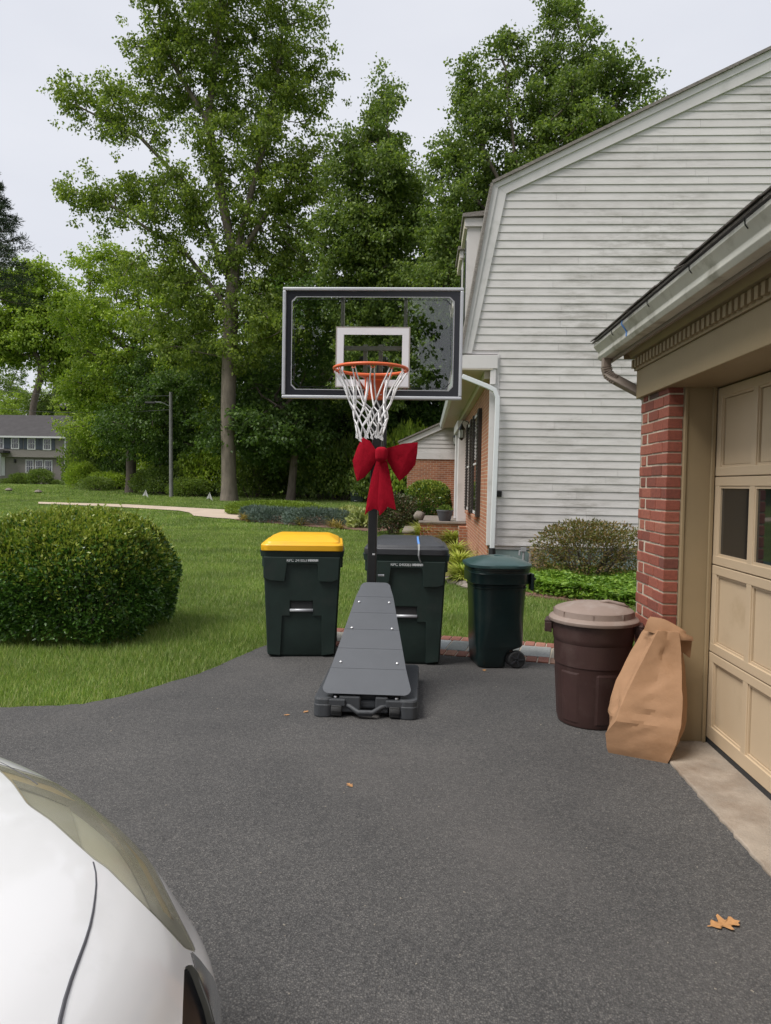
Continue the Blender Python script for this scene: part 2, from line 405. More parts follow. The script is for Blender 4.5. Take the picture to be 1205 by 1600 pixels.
# foliage
leafmat('leaf_grass', [(0.130, 0.219, 0.054), (0.202, 0.304, 0.077), (0.286, 0.390, 0.112), (0.406, 0.428, 0.220)], .55, .4, .62, .5)
leafmat('leaf_main', [(0.091, 0.150, 0.029), (0.170, 0.241, 0.044), (0.260, 0.330, 0.062)], .5, .45, .85, .35)
leafmat('leaf_mid', [(0.077, 0.132, 0.033), (0.137, 0.203, 0.048), (0.209, 0.279, 0.061)], .5, .45, .85, .3)
leafmat('leaf_dark', [(0.045, 0.091, 0.023), (0.079, 0.144, 0.032), (0.124, 0.204, 0.039)], .5, .42, .85, .3)
leafmat('leaf_bright', [(0.156, 0.247, 0.032), (0.242, 0.352, 0.044), (0.355, 0.446, 0.064)], .5, .38, .85, .3)
leafmat('needle_dark', [(0.022, 0.045, 0.020), (0.042, 0.070, 0.028)], .6, .1, .8, .5)
leafmat('leaf_box', [(0.031, 0.086, 0.020), (0.065, 0.149, 0.026), (0.122, 0.239, 0.043)], .32, .2, .8, 2.2, .5)
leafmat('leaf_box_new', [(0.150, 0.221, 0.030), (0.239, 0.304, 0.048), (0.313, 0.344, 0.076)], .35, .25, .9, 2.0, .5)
leafmat('leaf_azalea', [(0.078, 0.105, 0.030), (0.132, 0.141, 0.042), (0.248, 0.149, 0.059), (0.155, 0.178, 0.045)], .5, .25, .75, 2.5)
leafmat('leaf_pachy', [(0.081, 0.176, 0.020), (0.149, 0.270, 0.032), (0.230, 0.351, 0.054)], .4, .25, .8, 2)
leafmat('leaf_liriope', [(0.221, 0.291, 0.041), (0.344, 0.383, 0.083), (0.524, 0.529, 0.179)], .45, .3, .9, 2)
leafmat('leaf_juniper', [(0.060, 0.102, 0.084), (0.102, 0.150, 0.132), (0.144, 0.192, 0.168)], .6, .1, .8, 1.5)
leafmat('leaf_hosta', [(0.182, 0.238, 0.075), (0.308, 0.364, 0.135), (0.476, 0.504, 0.255)], .5, .3, .85, 1.5)
leafmat('leaf_mound', [(0.143, 0.222, 0.029), (0.200, 0.286, 0.040)], .6, .3, .85, 1.0)
leafmat('leaf_tan', [(.25, .19, .06), (.34, .27, .09)], .6, .3, .85, 1.0)
leafmat('leaf_rose', [(0.042, 0.070, 0.028), (0.077, 0.098, 0.035), (0.126, 0.077, 0.056)], .5, .2, .8, 1.5)
# ------------------------------------------------------------------ ground
def ground():
    xs = np.concatenate([np.linspace(-400, -40, 19), np.linspace(-36, 36, 37), np.linspace(40, 400, 19)])
    ys = np.concatenate([np.linspace(-300, -10, 16), np.linspace(-8, 110, 119), np.linspace(115, 700, 30)])
    X, Y = np.meshgrid(xs, ys); Z = hgtv(Y) - .025
    nx = len(xs); V = np.stack([X, Y, Z], -1).reshape(-1, 3)
    i, j = np.meshgrid(np.arange(nx - 1), np.arange(len(ys) - 1)); a = (j * nx + i).ravel()
    q = np.stack([a, a + 1, a + nx + 1, a + nx], 1).ravel()
    o = bulk('ground', V, q, np.arange(0, len(q), 4), 'lawn'); struct(o)
ground()
pG = lambda x, y: G(x, y)[:2]
edge_px = [(410, 1010), (375, 1025), (340, 1041), (300, 1056), (250, 1071), (190, 1088), (130, 1100), (60, 1103), (0, 1105)]
wf0, wf1 = pG(520, 1010), pG(862, 1037)
wd = (wf1 - wf0) / np.linalg.norm(wf1 - wf0); wn = np.array([-wd[1], wd[0]])
if wn[1] < 0: wn = -wn
WLEN = 6.0; W0 = wf0 - wd * .62
DRIVE = [(-14, -12), (1.47, -12), (1.47, 5.3), (2.6, 5.3)]
e = W0 + wd * 4.2
DRIVE += [tuple(e)] + [tuple(W0)]
for p in edge_px: DRIVE.append(tuple(pG(*p)))
DRIVE += [(-4.2, 5.02), (-7, 4.95), (-14, 4.9)]
def wavy(poly, amp, step):
    out = []; g = np.random.default_rng(3)
    for i in range(len(poly)):
        a = np.array(poly[i]); b = np.array(poly[(i + 1) % len(poly)]); L = np.linalg.norm(b - a); n = max(1, int(L / step))
        if L > 9: n = 1
        for k in range(n):
            p = a + (b - a) * k / n
            out.append(tuple(p + (g.normal(size=2) * amp if 0 < k else 0)))
    return out
mb = MB(); mb.prism(wavy(DRIVE, .008, .07), -.06, 0, 'z')
struct(mb.build('asphalt_driveway', 'asphalt'))
# walkway
walk = thing('brick_walkway', '', 'walkway', (W0[0], W0[1], 0)); del walk['category']; del walk['label']; walk['kind'] = 'structure'
ang = math.atan2(wd[1], wd[0])
def wpt(a, b, z): p = W0 + wd * a + wn * b; return (p[0], p[1], z)
c4 = [wpt(-.02, -.004, 0)[:2], wpt(WLEN, -.004, 0)[:2], wpt(WLEN, .86, 0)[:2], wpt(-.02, .86, 0)[:2]]
MB().prism(c4, -.05, -.004, 'z').build('mortar_bed', 'mortar', walk)
brk = MB().box((0, 0, 0), (.096, .198, .05)).build('brick', 'path_brick', walk, bevel=.005, local=True)
first = True
for row, off in ((.101, .0), (.755, .05)):
    for k in range(int(WLEN / .108)):
        p = wpt(.05 + off + k * .108, row, -.016 + random.uniform(-.002, .003))
        if first: brk.location = tuple(np.array(p) - wloc(walk)); brk.rotation_euler = (0, 0, ang); first = False
        else: inst(brk, p, walk, (0, 0, ang + random.uniform(-.012, .012)))
a = 0.0; k = 0
while a < WLEN - .3:
    L = random.choice([.22, .3, .45, .62, .75]); 
    if k in (3, 4, 5): L = .2
    mb = MB().box((0, 0, 0), (L - .014, .436, .05)); o = mb.build('paving_slab', 'bluestone', walk, bevel=.006, local=True)
    o.location = tuple(np.array(wpt(a + L / 2, .428, -.017 + random.uniform(-.002, .002))) - wloc(walk)); o.rotation_euler = (0, 0, ang); a += L; k += 1
# concrete apron in front of the garage door
DX = 1.80
mb = MB(); ap = [(1.462, -1.2)] + [(1.462 + .003 * math.sin(i * 1.7) + random.gauss(0, .0035), -1.2 + i * .04) for i in range(1, 145)] + [(1.462, 4.615), (DX + .4, 4.615), (DX + .4, -1.2)]
mb.prism(ap, -.1, .016, 'z'); struct(mb.build('concrete_apron', 'concrete', bevel=.008))
# neighbour's pale path
path = [(60, 784), (130, 786), (200, 788), (300, 793.5), (370, 797.5), (400, 800), (380, 812), (335, 809), (303, 806), (296, 801), (280, 798), (200, 793), (130, 789.5), (60, 787)]
PATH = [tuple(GT(*p)[:2]) for p in path]
mb = MB(); mb.add([(x, y, hgt(x, y) + .012) for x, y in PATH], [tuple(range(len(PATH)))]); struct(mb.build('far_path', 'pale_concrete'))
# planting bed
BED = [tuple(pG(*p)) for p in ((616, 843), (650, 868), (697, 903), (735, 918), (830, 932), (1000, 951))] + [(6, 9.4), (6, 13.28), (1.25, 13.28), (1.25, 22), (-.6, 22)]
mb = MB(); mb.prism(BED, -.05, .012, 'z'); struct(mb.build('mulch_bed', 'mulch'))
g = np.random.default_rng(5)
def scatter_poly(poly, n, g=g):
    P = np.array(poly); lo, hi = P.min(0), P.max(0); out = []
    while sum(map(len, out)) < n:
        q = lo + (hi - lo) * g.random((n * 3, 2)); out.append(q[inpoly(q[:, 0], q[:, 1], poly)])
    return np.concatenate(out)[:n]
q = scatter_poly(BED, 9000); P = np.c_[q, np.full(len(q), .016) + g.random(len(q)) * .02]
D = np.c_[g.normal(size=(len(q), 2)), g.normal(size=len(q)) * .25]
leafmat('chip', [(.07, .035, .025), (.16, .085, .06), (.26, .16, .12)], .9, 0, .8, 3)
o = leaves('mulch_chips', P, D, g.uniform(.03, .09, len(q)), g.uniform(.012, .03, len(q)), 'chip'); o['kind'] = 'stuff'
tag(o, 'brown bark mulch chips covering the planting bed by the house', 'mulch')

# ------------------------------------------------------------------ grass
FBED = [tuple(GT(*p)[:2]) for p in ((366, 812), (420, 817), (500, 824), (590, 831), (625, 826), (640, 806), (600, 797), (480, 793), (370, 798))]
def grass():
    g = np.random.default_rng(11); Vs = []
    for (y0, y1, dens, wid, ht) in ((4.8, 9, 5400, .009, .074), (9, 14, 2500, .013, .072), (14, 24, 900, .019, .07), (24, 48, 170, .038, .085), (48, 82, 38, .07, .10)):
        n = int((y1 - y0) * (y1 + y0) * .5 * 1.3 * dens)
        y = np.sqrt(g.random(n) * (y1 ** 2 - y0 ** 2) + y0 ** 2); x = y * (g.random(n) * 1.3 - .70)
        m = ~inpoly(x, y, DRIVE) & ~inpoly(x, y, BED) & ~inpoly(x, y, PATH) & ~inpoly(x, y, c4) & ~inpoly(x, y, FBED)
        m &= ~((x > .9) & (y > 13)) & ~((x > 1.45) & (y < 6.6)) & ~((x > -.8) & (y > 24.5)) & ~((x + 3.6) ** 2 + (y - 7.85) ** 2 < .4)
        x, y = x[m], y[m]; n = len(x)
        # patchiness: longer tufts here and there
        pn = np.sin(x * 1.7 + 1.3 * np.sin(y * 1.1)) * np.sin(y * 2.3 + x * .6)
        h = ht * g.uniform(.45, 1.15, n) * (1 + .22 * pn); wv = wid * g.uniform(.6, 1.3, n)
        a = g.random(n) * 2 * np.pi; b = g.random(n) * 2 * np.pi; le = h * g.uniform(.1, .75, n)
        z = hgtv(y) - .03
        V = np.empty((n, 3, 3)); dx, dy = np.cos(a) * wv, np.sin(a) * wv
        V[:, 0] = np.c_[x - dx / 2, y - dy / 2, z]; V[:, 1] = np.c_[x + dx / 2, y + dy / 2, z]; V[:, 2] = np.c_[x + np.cos(b) * le, y + np.sin(b) * le, z + h]
        Vs.append(V)
    V = np.concatenate(Vs); print('grass blades', len(V))
    i = np.arange(len(V) * 3); o = bulk('grass', V.reshape(-1, 3), i, i[::3], 'leaf_grass'); o['kind'] = 'stuff'
    tag(o, 'mown green lawn grass around the driveway', 'grass')
grass()

# ------------------------------------------------------------------ garage
GX, GY0, GY1 = 1.51, 4.62, 5.19
gar = thing('garage', 'garage with brick pier, taupe frame, dentil cornice and cream panelled door', 'garage', (GX, GY1, 0))
pier = MB().bb(GX + .006, 2.0, GY0 + .006, GY1 - .006, 0, 2.26).build('brick_pier', 'mortar', gar)
bw = MB().box((0, 0, 0), (.092, .194, .062)).build('brick', 'pier_brick', pier, bevel=.004, local=True)
bh = MB().box((0, 0, 0), (.092, .092, .062)).build('brick', 'pier_brick', pier, bevel=.004, local=True)
bq = MB().box((0, 0, 0), (.06, .06, .062)).build('brick', 'pier_brick', pier, bevel=.004, local=True)
used = {'w': 0, 'h': 0}
def put(src, key, loc):
    loc = np.array(loc) + np.array([random.uniform(-.002, .002), 0, random.uniform(-.0015, .0015)])
    if not used.get(key): src.location = tuple(loc - wloc(pier)); used[key] = 1
    else: inst(src, loc, pier)
for k in range(31):
    z = .034 + k * .0733
    # front face (towards the drive): three bricks or header + bricks
    if k % 2 == 0:
        ys = [(GY0 + .097, 'w'), (GY0 + .301, 'w'), (GY0 + .505 - .02, 'h')]
    else:
        ys = [(GY0 + .046, 'h'), (GY0 + .199, 'w'), (GY0 + .403, 'w')]
    for y, t in ys:
        put(bw if t == 'w' else bh, t, (GX + .046, y, z))
    put(bh, 'h', (GX + .046, GY1 - .046 + .0, z)) if k % 2 else None
bq.location = tuple(np.array((GX + .3, GY1 - .03, .034)) - wloc(pier))
# jamb boards (face the camera), stop, header
jx = GX + .098
MB().bb(jx - .002, jx + .018, GY0 - .022, GY0 + .01, 0.016, 2.24).build('jamb_bead', 'taupe_paint', gar, bevel=.004)
MB().bb(jx + .018, jx + .165, GY0 - .014, GY0 + .02, 0.016, 2.24).build('jamb_board', 'taupe_paint', gar, bevel=.002)
MB().bb(jx + .165, DX - .006, GY0 - .034, GY0 + .02, 0.016, 2.24).build('door_stop', 'taupe_paint', gar, bevel=.003)
# far jamb and pier by the other end of the door
MB().bb(GX, 2.0, -1.0, -.42, 0, 2.26).build('brick_pier', 'house_brick_side', gar)
MB().bb(GX, DX + .1, -.42, -.38, 0.016, 2.24).build('jamb_board', 'taupe_paint', gar)
# header beam, frieze, dentils, crown, soffit, fascia, gutter, roof
ZH = 2.235
MB().bb(GX - .03, 2.0, -1.2, GY1 + .03, ZH, 2.43).build('header_beam', 'taupe_paint', gar, bevel=.004)
MB().bb(GX + .1, 2.02, -1.2, GY1, 2.43, 2.62).build('wall_plate', 'taupe_paint', gar)
MB().bb(GX - .045, GX + .11, -1.2, GY1 + .045, 2.43, 2.525).build('dentil_backing', 'taupe_paint', gar)
dn = MB().box((0, 0, 0), (.022, .036, .058)).build('dentil', 'taupe_paint', gar, local=True)
dn.location = tuple(np.array((GX - .056, GY1 + .02, 2.475)) - wloc(gar))
for k in range(1, 88): inst(dn, (GX - .056, GY1 + .02 - k * .068, 2.475), gar)
for k in range(4): inst(dn, (GX - .01 + k * .068, GY1 + .056, 2.475), gar, (0, 0, math.pi / 2))
cm = MB(); cm.prism([(GX - .047, 2.515), (GX - .075, 2.52), (GX - .10, 2.555), (GX - .115, 2.60), (GX - .047, 2.60)], -1.2, GY1 + .06, 'y'); cm.build('crown_moulding', 'taupe_paint', gar)
cm = MB(); cm.prism([(GY1 + .047, 2.515), (GY1 + .075, 2.52), (GY1 + .10, 2.555), (GY1 + .115, 2.60), (GY1 + .047, 2.60)], GX - .11, 2.2, 'x'); cm.build('crown_moulding', 'taupe_paint', gar)
RY = 5.50
MB().bb(1.36, GX + .1, -1.2, RY, 2.60, 2.62).build('soffit', 'taupe_paint', gar)
MB().bb(1.345, 1.365, -1.2, RY, 2.525, 2.66).build('fascia', 'tan_metal', gar)
MB().bb(1.36, 5, GY1, RY, 2.60, 2.625).build('rake_soffit', 'taupe_paint', gar)
lt = MB().lathe([(.06, 0), (.062, .012), (.05, .014)], 24, (1.435, 3.35, 2.588)); lt.build('soffit_light', 'taupe_paint', gar)
# K-style gutter profile
prof = [(1.345, 2.545), (1.285, 2.545), (1.268, 2.57), (1.272, 2.60), (1.25, 2.63), (1.238, 2.645), (1.238, 2.665), (1.252, 2.665), (1.252, 2.652), (1.345, 2.652)]
gt = MB(); gt.prism(prof, -1.2, RY, 'y'); gt.build('gutter', 'gutter_metal', gar, bevel=.003)
for yy in (4.98, 4.2, 3.55, 2.95):
    b_ = MB(); b_.tube([(1.234, yy, 2.67), (1.236, yy, 2.645), (1.248, yy, 2.628)], .0025, 5); b_.build('gutter_joint', 'black_metal', gar)
cb = MB(); cb.tube([(1.236, 4.72, 2.668), (1.234, 4.722, 2.645), (1.246, 4.72, 2.628), (1.267, 4.725, 2.60), (1.264, 4.72, 2.57)], .0045, 6); cb.build('cord_loop', 'blue_cord', gar)
# shingle courses at the eave, each a strip of tabs
def roof_z(x): return 2.672 + (x - 1.215) * .5
rf = MB(); rf.add([(1.228, -1.2, 2.672), (1.228, RY + .03, 2.672), (5.2, RY + .03, roof_z(5.2)), (5.2, -1.2, roof_z(5.2)),
                   (1.228, -1.2, 2.684), (1.228, RY + .03, 2.684), (5.2, RY + .03, roof_z(5.2) + .022), (5.2, -1.2, roof_z(5.2) + .022)],
                  [(0, 1, 2, 3), (4, 7, 6, 5), (0, 4, 5, 1), (1, 5, 6, 2), (2, 6, 7, 3), (3, 7, 4, 0)])
roofo = rf.build('roof', 'shingle', gar)
tab = MB().box((.07, 0, 0), (.16, .30, .006)).build('shingle', 'shingle', roofo, local=True)
tab.location = tuple(np.array((1.222, 5.35, 2.692)) - wloc(roofo)); tab.rotation_euler = (0, -math.atan(.5), 0)
for k in range(1, 21): inst(tab, (1.222 + random.uniform(-.005, .005), 5.35 - k * .303, 2.692 + random.uniform(-.001, .003)), roofo, (0, -math.atan(.5), 0))
MB().prism([(1.30, 2.64), (5.2, 2.64), (5.2, roof_z(5.2) - .01), (1.30, roof_z(1.30) - .01)], GY1 + .0, GY1 + .02, 'y').build('gable_wall', 'taupe_paint', gar)
MB().bb(2.0, 6.0, GY1 - .2, GY1 - .01, 0, 2.6).build('end_wall', 'house_brick_front', gar)
MB().bb(5.9, 6.0, -1.2, GY1 - .2, 0, 2.6).build('rear_wall', 'house_brick_side', gar)
# downspout
ds = MB(); ds.tube([(1.31, 5.40, 2.56), (1.31, 5.40, 2.47), (1.32, 5.39, 2.43), (1.35, 5.365, 2.40), (1.53, 5.25, 2.275), (1.555, 5.235, 2.24), (1.56, 5.232, 2.18), (1.56, 5.232, .1)], .043, 4)
ds.build('downspout', 'tan_metal', gar, bevel=.008)
for k in range(9):
    t = k / 8; rb = MB(); c0 = np.array((1.31, 5.40, 2.485)) * (1 - t) + np.array((1.372, 5.352, 2.385)) * t + np.array((-.012, 0, -.012)) * math.sin(math.pi * t)
    dv = np.array((.15, -.1, -.9)) * (1 - t) + np.array((.7, -.45, -.5)) * t; dv /= np.linalg.norm(dv)
    rb.tube([c0 - dv * .003, c0 + dv * .003], .0465, 4); rb.build('elbow_rib', 'tan_metal', gar)
# garage door
door = MB().bb(DX + .028, DX + .05, -.38, GY0 - .0, .02, 2.34).build('garage_door', 'cream_door', gar)
SEC = .545; COLW = .5
MB().bb(DX + .004, DX + .045, -.38, GY0, .016, .05).build('weather_seal', 'rubber', door)
for s in range(4):
    z0 = .052 + s * SEC; z1 = z0 + SEC - .006
    MB().bb(DX, DX + .03, -.38, GY0 - .004, z0, z0 + (.085 if s == 0 else .055)).build('rail', 'cream_door', door, bevel=.004)
    MB().bb(DX, DX + .03, -.38, GY0 - .004, z1 - .055, z1).build('rail', 'cream_door', door, bevel=.004)
    for c in range(11):
        yc = GY0 - .004 - c * COLW; wv = .085 if c == 0 else .06
        y1_, y0_ = (yc, yc - wv) if c == 0 else (yc + .0, yc - wv)
        MB().bb(DX + .001, DX + .03, y0_, y1_, z0 + .02, z1 - .02).build('stile', 'cream_door', door, bevel=.004)
        if c == 10: break
        ya, yb = y0_, GY0 - .004 - (c + 1) * COLW; za, zb = z0 + (.085 if s == 0 else .055), z1 - .055
        if s == 2:
            MB().bb(DX + .017, DX + .021, yb, ya, za, zb).build('pane', 'window_glass', door)
            for (a0, a1, b0, b1) in ((yb, yb + .014, za, zb), (ya - .014, ya, za, zb), (yb + .014, ya - .014, za, za + .014), (yb + .014, ya - .014, zb - .014, zb)):
                MB().bb(DX + .006, DX + .017, a0, a1, b0, b1).build('glazing_bead', 'cream_door', door)
        else:
            MB().bb(DX + .021, DX + .027, yb + .016, ya - .016, za + .016, zb - .016).build('panel', 'cream_door', door)
            for (a0, a1, b0, b1) in ((yb, yb + .012, za, zb), (ya - .012, ya, za, zb), (yb + .012, ya - .012, za, za + .012), (yb + .012, ya - .012, zb - .012, zb)):
                MB().bb(DX + .010, DX + .027, a0, a1, b0, b1).build('panel_bead', 'cream_door', door)

# ------------------------------------------------------------------ house with the gambrel gable
YG = 13.3
hp = lambda x, y: (WY(x, y, YG)[0], WY(x, y, YG)[2])
A, B, C = hp(722, 553), hp(770, 290), hp(1205, 80)
a_, b_, c_ = hp(737, 553), hp(791, 304), hp(1205, 112)
XR = 6.5
sl = (C[1] - B[1]) / (C[0] - B[0]); R = (XR, B[1] + sl * (XR - B[0]))
sli = (c_[1] - b_[1]) / (c_[0] - b_[0]); r_ = (XR, b_[1] + sli * (XR - b_[0]))
XC = hp(776, 700)[0]; XW = hp(765, 700)[0]
Z0 = hp(800, 850)[1]
house = thing('house', 'weathered off-white clapboard house with gambrel roof and brick front', 'house', (XW, YG, 0))
mir = lambda p: (2 * XR - p[0], p[1])
zret = hp(775, 577)[1]
core = [(XC, Z0 - .1), (XC, a_[1]), a_, b_, r_, mir(b_), mir(a_), mir((XC, a_[1])), mir((XC, Z0 - .1))]
MB().prism(core, YG + .004, YG + .12, 'y').build('gable_sheathing', 'white_trim', house)
MB().bb(XW + .03, 2 * XR - XW, YG + .02, 31, -.1, Z0).build('foundation', 'teal_foundation', house)
# siding boards
EXP = .1405; z = Z0; k = 0
def xl(z):
    if z < a_[1]: return XC
    if z < b_[1]: return a_[0] + (b_[0] - a_[0]) * (z - a_[1]) / (b_[1] - a_[1])
    return b_[0] + (r_[0] - b_[0]) * (z - b_[1]) / (r_[1] - b_[1])
while z < r_[1] - .02:
    zt = min(z + EXP, r_[1] - .01)
    if z < a_[1] < zt: xb, xt = XC, XC
    else: xb, xt = xl(z), xl(zt)
    xrb, xrt = 2 * XR - xb, 2 * XR - xt
    joints = []
    j = xb + random.uniform(.8, 3.6)
    while j < xrb - .4 and j < xrt - .4:
        if j > xt + .3: joints.append(j)
        j += random.choice([2.4, 3.66, 3.66])
    ends = [(xb, xt)] + [(j, j) for j in joints] + [(xrb, xrt)]
    for (lb, lt_), (rb_, rt_) in zip(ends[:-1], ends[1:]):
        lap = random.uniform(.0, .003)
        yb, yt = YG - .017 - lap, YG - .004 - lap
        rb2, rt2 = rb_ - .003, rt_ - .003
        mb = MB(); mb.add([(lb, yb, z), (rb2, yb, z), (rt2, yt, zt), (lt_, yt, zt), (lb, YG + .003, z), (rb2, YG + .003, z), (rt2, YG + .003, zt), (lt_, YG + .003, zt)],
                          [(0, 1, 2, 3), (4, 7, 6, 5), (0, 4, 5, 1), (1, 5, 6, 2), (3, 2, 6, 7), (0, 3, 7, 4)])
        mb.build('siding_board', 'siding', house)
    z = zt if zt < r_[1] - .02 else 99
# J-channel and starter
MB().bb(XC - .02, XC + .012, YG - .034, YG + .01, Z0 - .03, a_[1]).build('corner_channel', 'white_trim', house)
MB().bb(XC, 2 * XR - XC, YG - .03, YG + .01, Z0 - .03, Z0 - .002).build('starter_strip', 'white_trim', house)
# rake boards
def rake(p0, p1, q0, q1, y0, y1, name='rake_board'):
    MB().prism([p0, p1, q1, q0], y0, y1, 'y').build(name, 'white_trim', house, bevel=.004)
lerp = lambda p, q, t: (p[0] + (q[0] - p[0]) * t, p[1] + (q[1] - p[1]) * t)
for mrr in (lambda p: p, mir):
    rake(mrr(A), mrr(B), mrr(a_), mrr(b_), YG - .05, YG)
    rake(mrr(B), mrr(R), mrr(b_), mrr(r_), YG - .05, YG)
    rake(mrr(A), mrr(B), mrr(lerp(A, a_, .38)), mrr(lerp(B, b_, .38)), YG - .075, YG - .052, 'rake_moulding')
    rake(mrr(B), mrr(R), mrr(lerp(B, b_, .38)), mrr(lerp(R, r_, .38)), YG - .075, YG - .052, 'rake_moulding')
YE = 26.4
def slab(p, q, y0, y1, t, name, m, par):
    d = np.array([q[0] - p[0], q[1] - p[1]]); d /= np.linalg.norm(d); n = np.array([-d[1], d[0]])
    if n[1] < 0: n = -n
    if abs(d[1]) > abs(d[0]): n = np.array([-abs(d[1]), abs(d[0]) * (1 if d[0] * d[1] > 0 else 1)]) * (1 if p[0] < XR else 1); n = n if p[0] < XR else -n * np.array([1, -1])
    P = [p, q, (q[0] + n[0] * t, q[1] + n[1] * t), (p[0] + n[0] * t, p[1] + n[1] * t)]
    return MB().prism(P, y0, y1, 'y').build(name, m, par)
slab(A, B, YG - .12, YE, .045, 'lower_roof', 'shingle', house)
slab(B, R, YG - .12, YE, .05, 'upper_roof', 'shingle', house)
slab(mir(A), mir(B), YG - .12, YE, .045, 'lower_roof', 'shingle', house)
slab(mir(B), mir(R), YG - .12, YE, .05, 'upper_roof', 'shingle', house)
for k in range(7):        # ragged shingle tabs along the upper rake and two sprouts of moss
    pass
# return box, corner board, soffit, gutter
ZR0, ZR1 = hp(750, 577)[1], hp(750, 556)[1]
MB().bb(A[0] + .0, XC - .022, YG - .10, YG + .1, ZR0, ZR1).build('eave_return', 'white_trim', house, bevel=.006)
MB().bb(XW - .02, XC - .022, YG - .045, YG + .05, Z0 - .03, ZR0).build('corner_board', 'white_trim', house, bevel=.004)
MB().bb(XW - .02, XC - .05, YG - .085, YG - .047, ZR0 - .28, ZR0).build('corner_cap', 'white_trim', house, bevel=.006)
MB().bb(A[0], XW + .02, YG - .098, YE, ZR0 - .02, ZR0 - .002).build('soffit', 'soffit_cream', house)
MB().bb(XW - .12, XW + .02, YG + .1, YE, ZR0 - .16, ZR0 - .022).build('frieze_board', 'soffit_cream', house, bevel=.01)
MB().bb(A[0] - .02, A[0] + .02, YG + .11, YE, ZR0 - .06, ZR1 - .03).build('fascia', 'soffit_cream', house)
MB().prism([(A[0] - .022, ZR0 - .03), (A[0] - .09, ZR0 - .03), (A[0] - .13, ZR0 + .09), (A[0] - .022, ZR0 + .09)], YG - .05, YE, 'y').build('gutter', 'white_metal', house)
ds = MB(); ps = [WY(722, 588, YG - .14), WY(762, 604, YG - .14), WY(773, 610, YG - .14), WY(777.5, 622, YG - .14), WY(777, 650, YG - .14), WY(769, 858, YG - .14)]
ds.tube(ps, .058, 4); ds.build('downspout', 'white_metal', house, bevel=.008)
bt = MB(); bt.tube([WY(769, 856, YG - .14), WY(769, 868, YG - .14), WY(767, 880, YG - .2)], [.06, .075, .09], 6); bt.build('downspout_boot', 'black_metal', house)
vt = hp(780, 772); MB().bb(vt[0] - .045, vt[0] + .045, YG - .055, YG, vt[1] - .05, vt[1] + .06).build('outlet_box', 'black_metal', house, bevel=.01)
# spigot and gas riser by the foundation
sp = hp(817, 862); t_ = MB(); t_.tube([(sp[0], YG - .10, sp[1] - .3), (sp[0], YG - .10, sp[1] + .02), (sp[0] - .07, YG - .10, sp[1] + .02), (sp[0] - .07, YG - .1, sp[1] - .06)], .022, 8); t_.box((sp[0], YG - .10, sp[1] + .05), (.09, .06, .07)); t_.build('pipe_valve', 'utility_grey', house)
MB().bb(hp(826, 800)[0], hp(848, 800)[0], YG - .4, YG - .16, -.05, .52).build('chimney_base', 'stone', house, bevel=.01)
# front wall
fwall = MB().bb(XW, XW + .2, YG + .055, YE, -.05, ZR0 - .02).build('front_wall', 'house_brick_side', house)
def win(y0, y1, z0, z1):
    wn_ = MB().bb(XW - .05, XW + .02, y0, y1, z0, z1).build('window', 'white_trim', house)
    MB().bb(XW - .056, XW - .05, y0 + .08, y1 - .08, z0 + .08, z1 - .08).build('pane', 'window_glass', wn_)
    MB().bb(XW - .066, XW - .054, y0 + .05, y1 - .05, (z0 + z1) / 2 - .02, (z0 + z1) / 2 + .02).build('meeting_rail', 'white_trim', wn_)
    for a0 in (y0 - .47, y1 + .03):
        sh = MB().bb(XW - .075, XW - .002, a0, a0 + .44, z0 - .02, z1 + .02).build('shutter', 'black_shutter', house)
        for q in range(30):
            zz = z0 + .06 + q * (z1 - z0 - .12) / 29
            MB().box((XW - .078, a0 + .22, zz), (.012, .34, .05), ry=.5).build('louvre', 'black_shutter', sh)
    sill = MB().bb(XW - .09, XW + .01, y0 - .08, y1 + .08, z0 - .09, z0 - .02).build('sill', 'house_brick_side', house)
win(15.65, 16.75, .98, 3.2); win(18.15, 19.2, .98, 3.2)
MB().bb(XW - .26, XW + .01, 20.2, 20.45, .6, 3.15).build('door_pilaster', 'white_trim', house, bevel=.02)
MB().bb(XW - .26, XW + .01, 22.0, 22.25, .6, 3.15).build('door_pilaster', 'white_trim', house, bevel=.02)
MB().bb(XW - .3, XW + .01, 20.1, 22.35, 3.15, 3.4).build('door_lintel', 'white_trim', house, bevel=.02)
MB().bb(XW - .03, XW + .02, 20.45, 22.0, .6, 3.15).build('front_door', 'dark_door', house)
MB().bb(XW - .08, XW - .002, 23.0, 23.5, 1.2, 3.1).build('shutter', 'black_shutter', house)
MB().bb(XW - .08, XW - .002, 24.6, 25.1, 1.2, 3.1).build('shutter', 'black_shutter', house)
MB().bb(XW - .05, XW + .02, 23.5, 24.6, 1.2, 3.1).build('window', 'window_glass', house)
def lantern(x, y, z):
    root = MB().bb(x + .2, XW + .0, y - .02, y + .02, z + .10, z + .13).build('wall_lantern', 'black_metal', house)
    m = MB(); m.lathe([(.085, -.12), (.05, -.15), (.02, -.19)], 6, (x, y, z)); m.lathe([(.10, .10), (.09, .13), (.04, .2), (.015, .27)], 6, (x, y, z))
    for q in range(6):
        an = q * math.pi / 3; m.tube([(x + .08 * math.cos(an), y + .08 * math.sin(an), z - .12), (x + .095 * math.cos(an), y + .095 * math.sin(an), z + .1)], .008, 4)
    m.tube([(x, y, z + .25), (x + .05, y, z + .36), (x + .18, y, z + .3), (x + .22, y, z + .1)], .012, 5)
    m.build('lantern_cage', 'black_metal', root)
    MB().lathe([(.06, -.11), (.075, .09)], 6, (x, y, z)).build('lantern_glass', 'lamp_glass', root)
lantern(.98, 19.75, 3.02); lantern(.95, 22.6, 3.0)
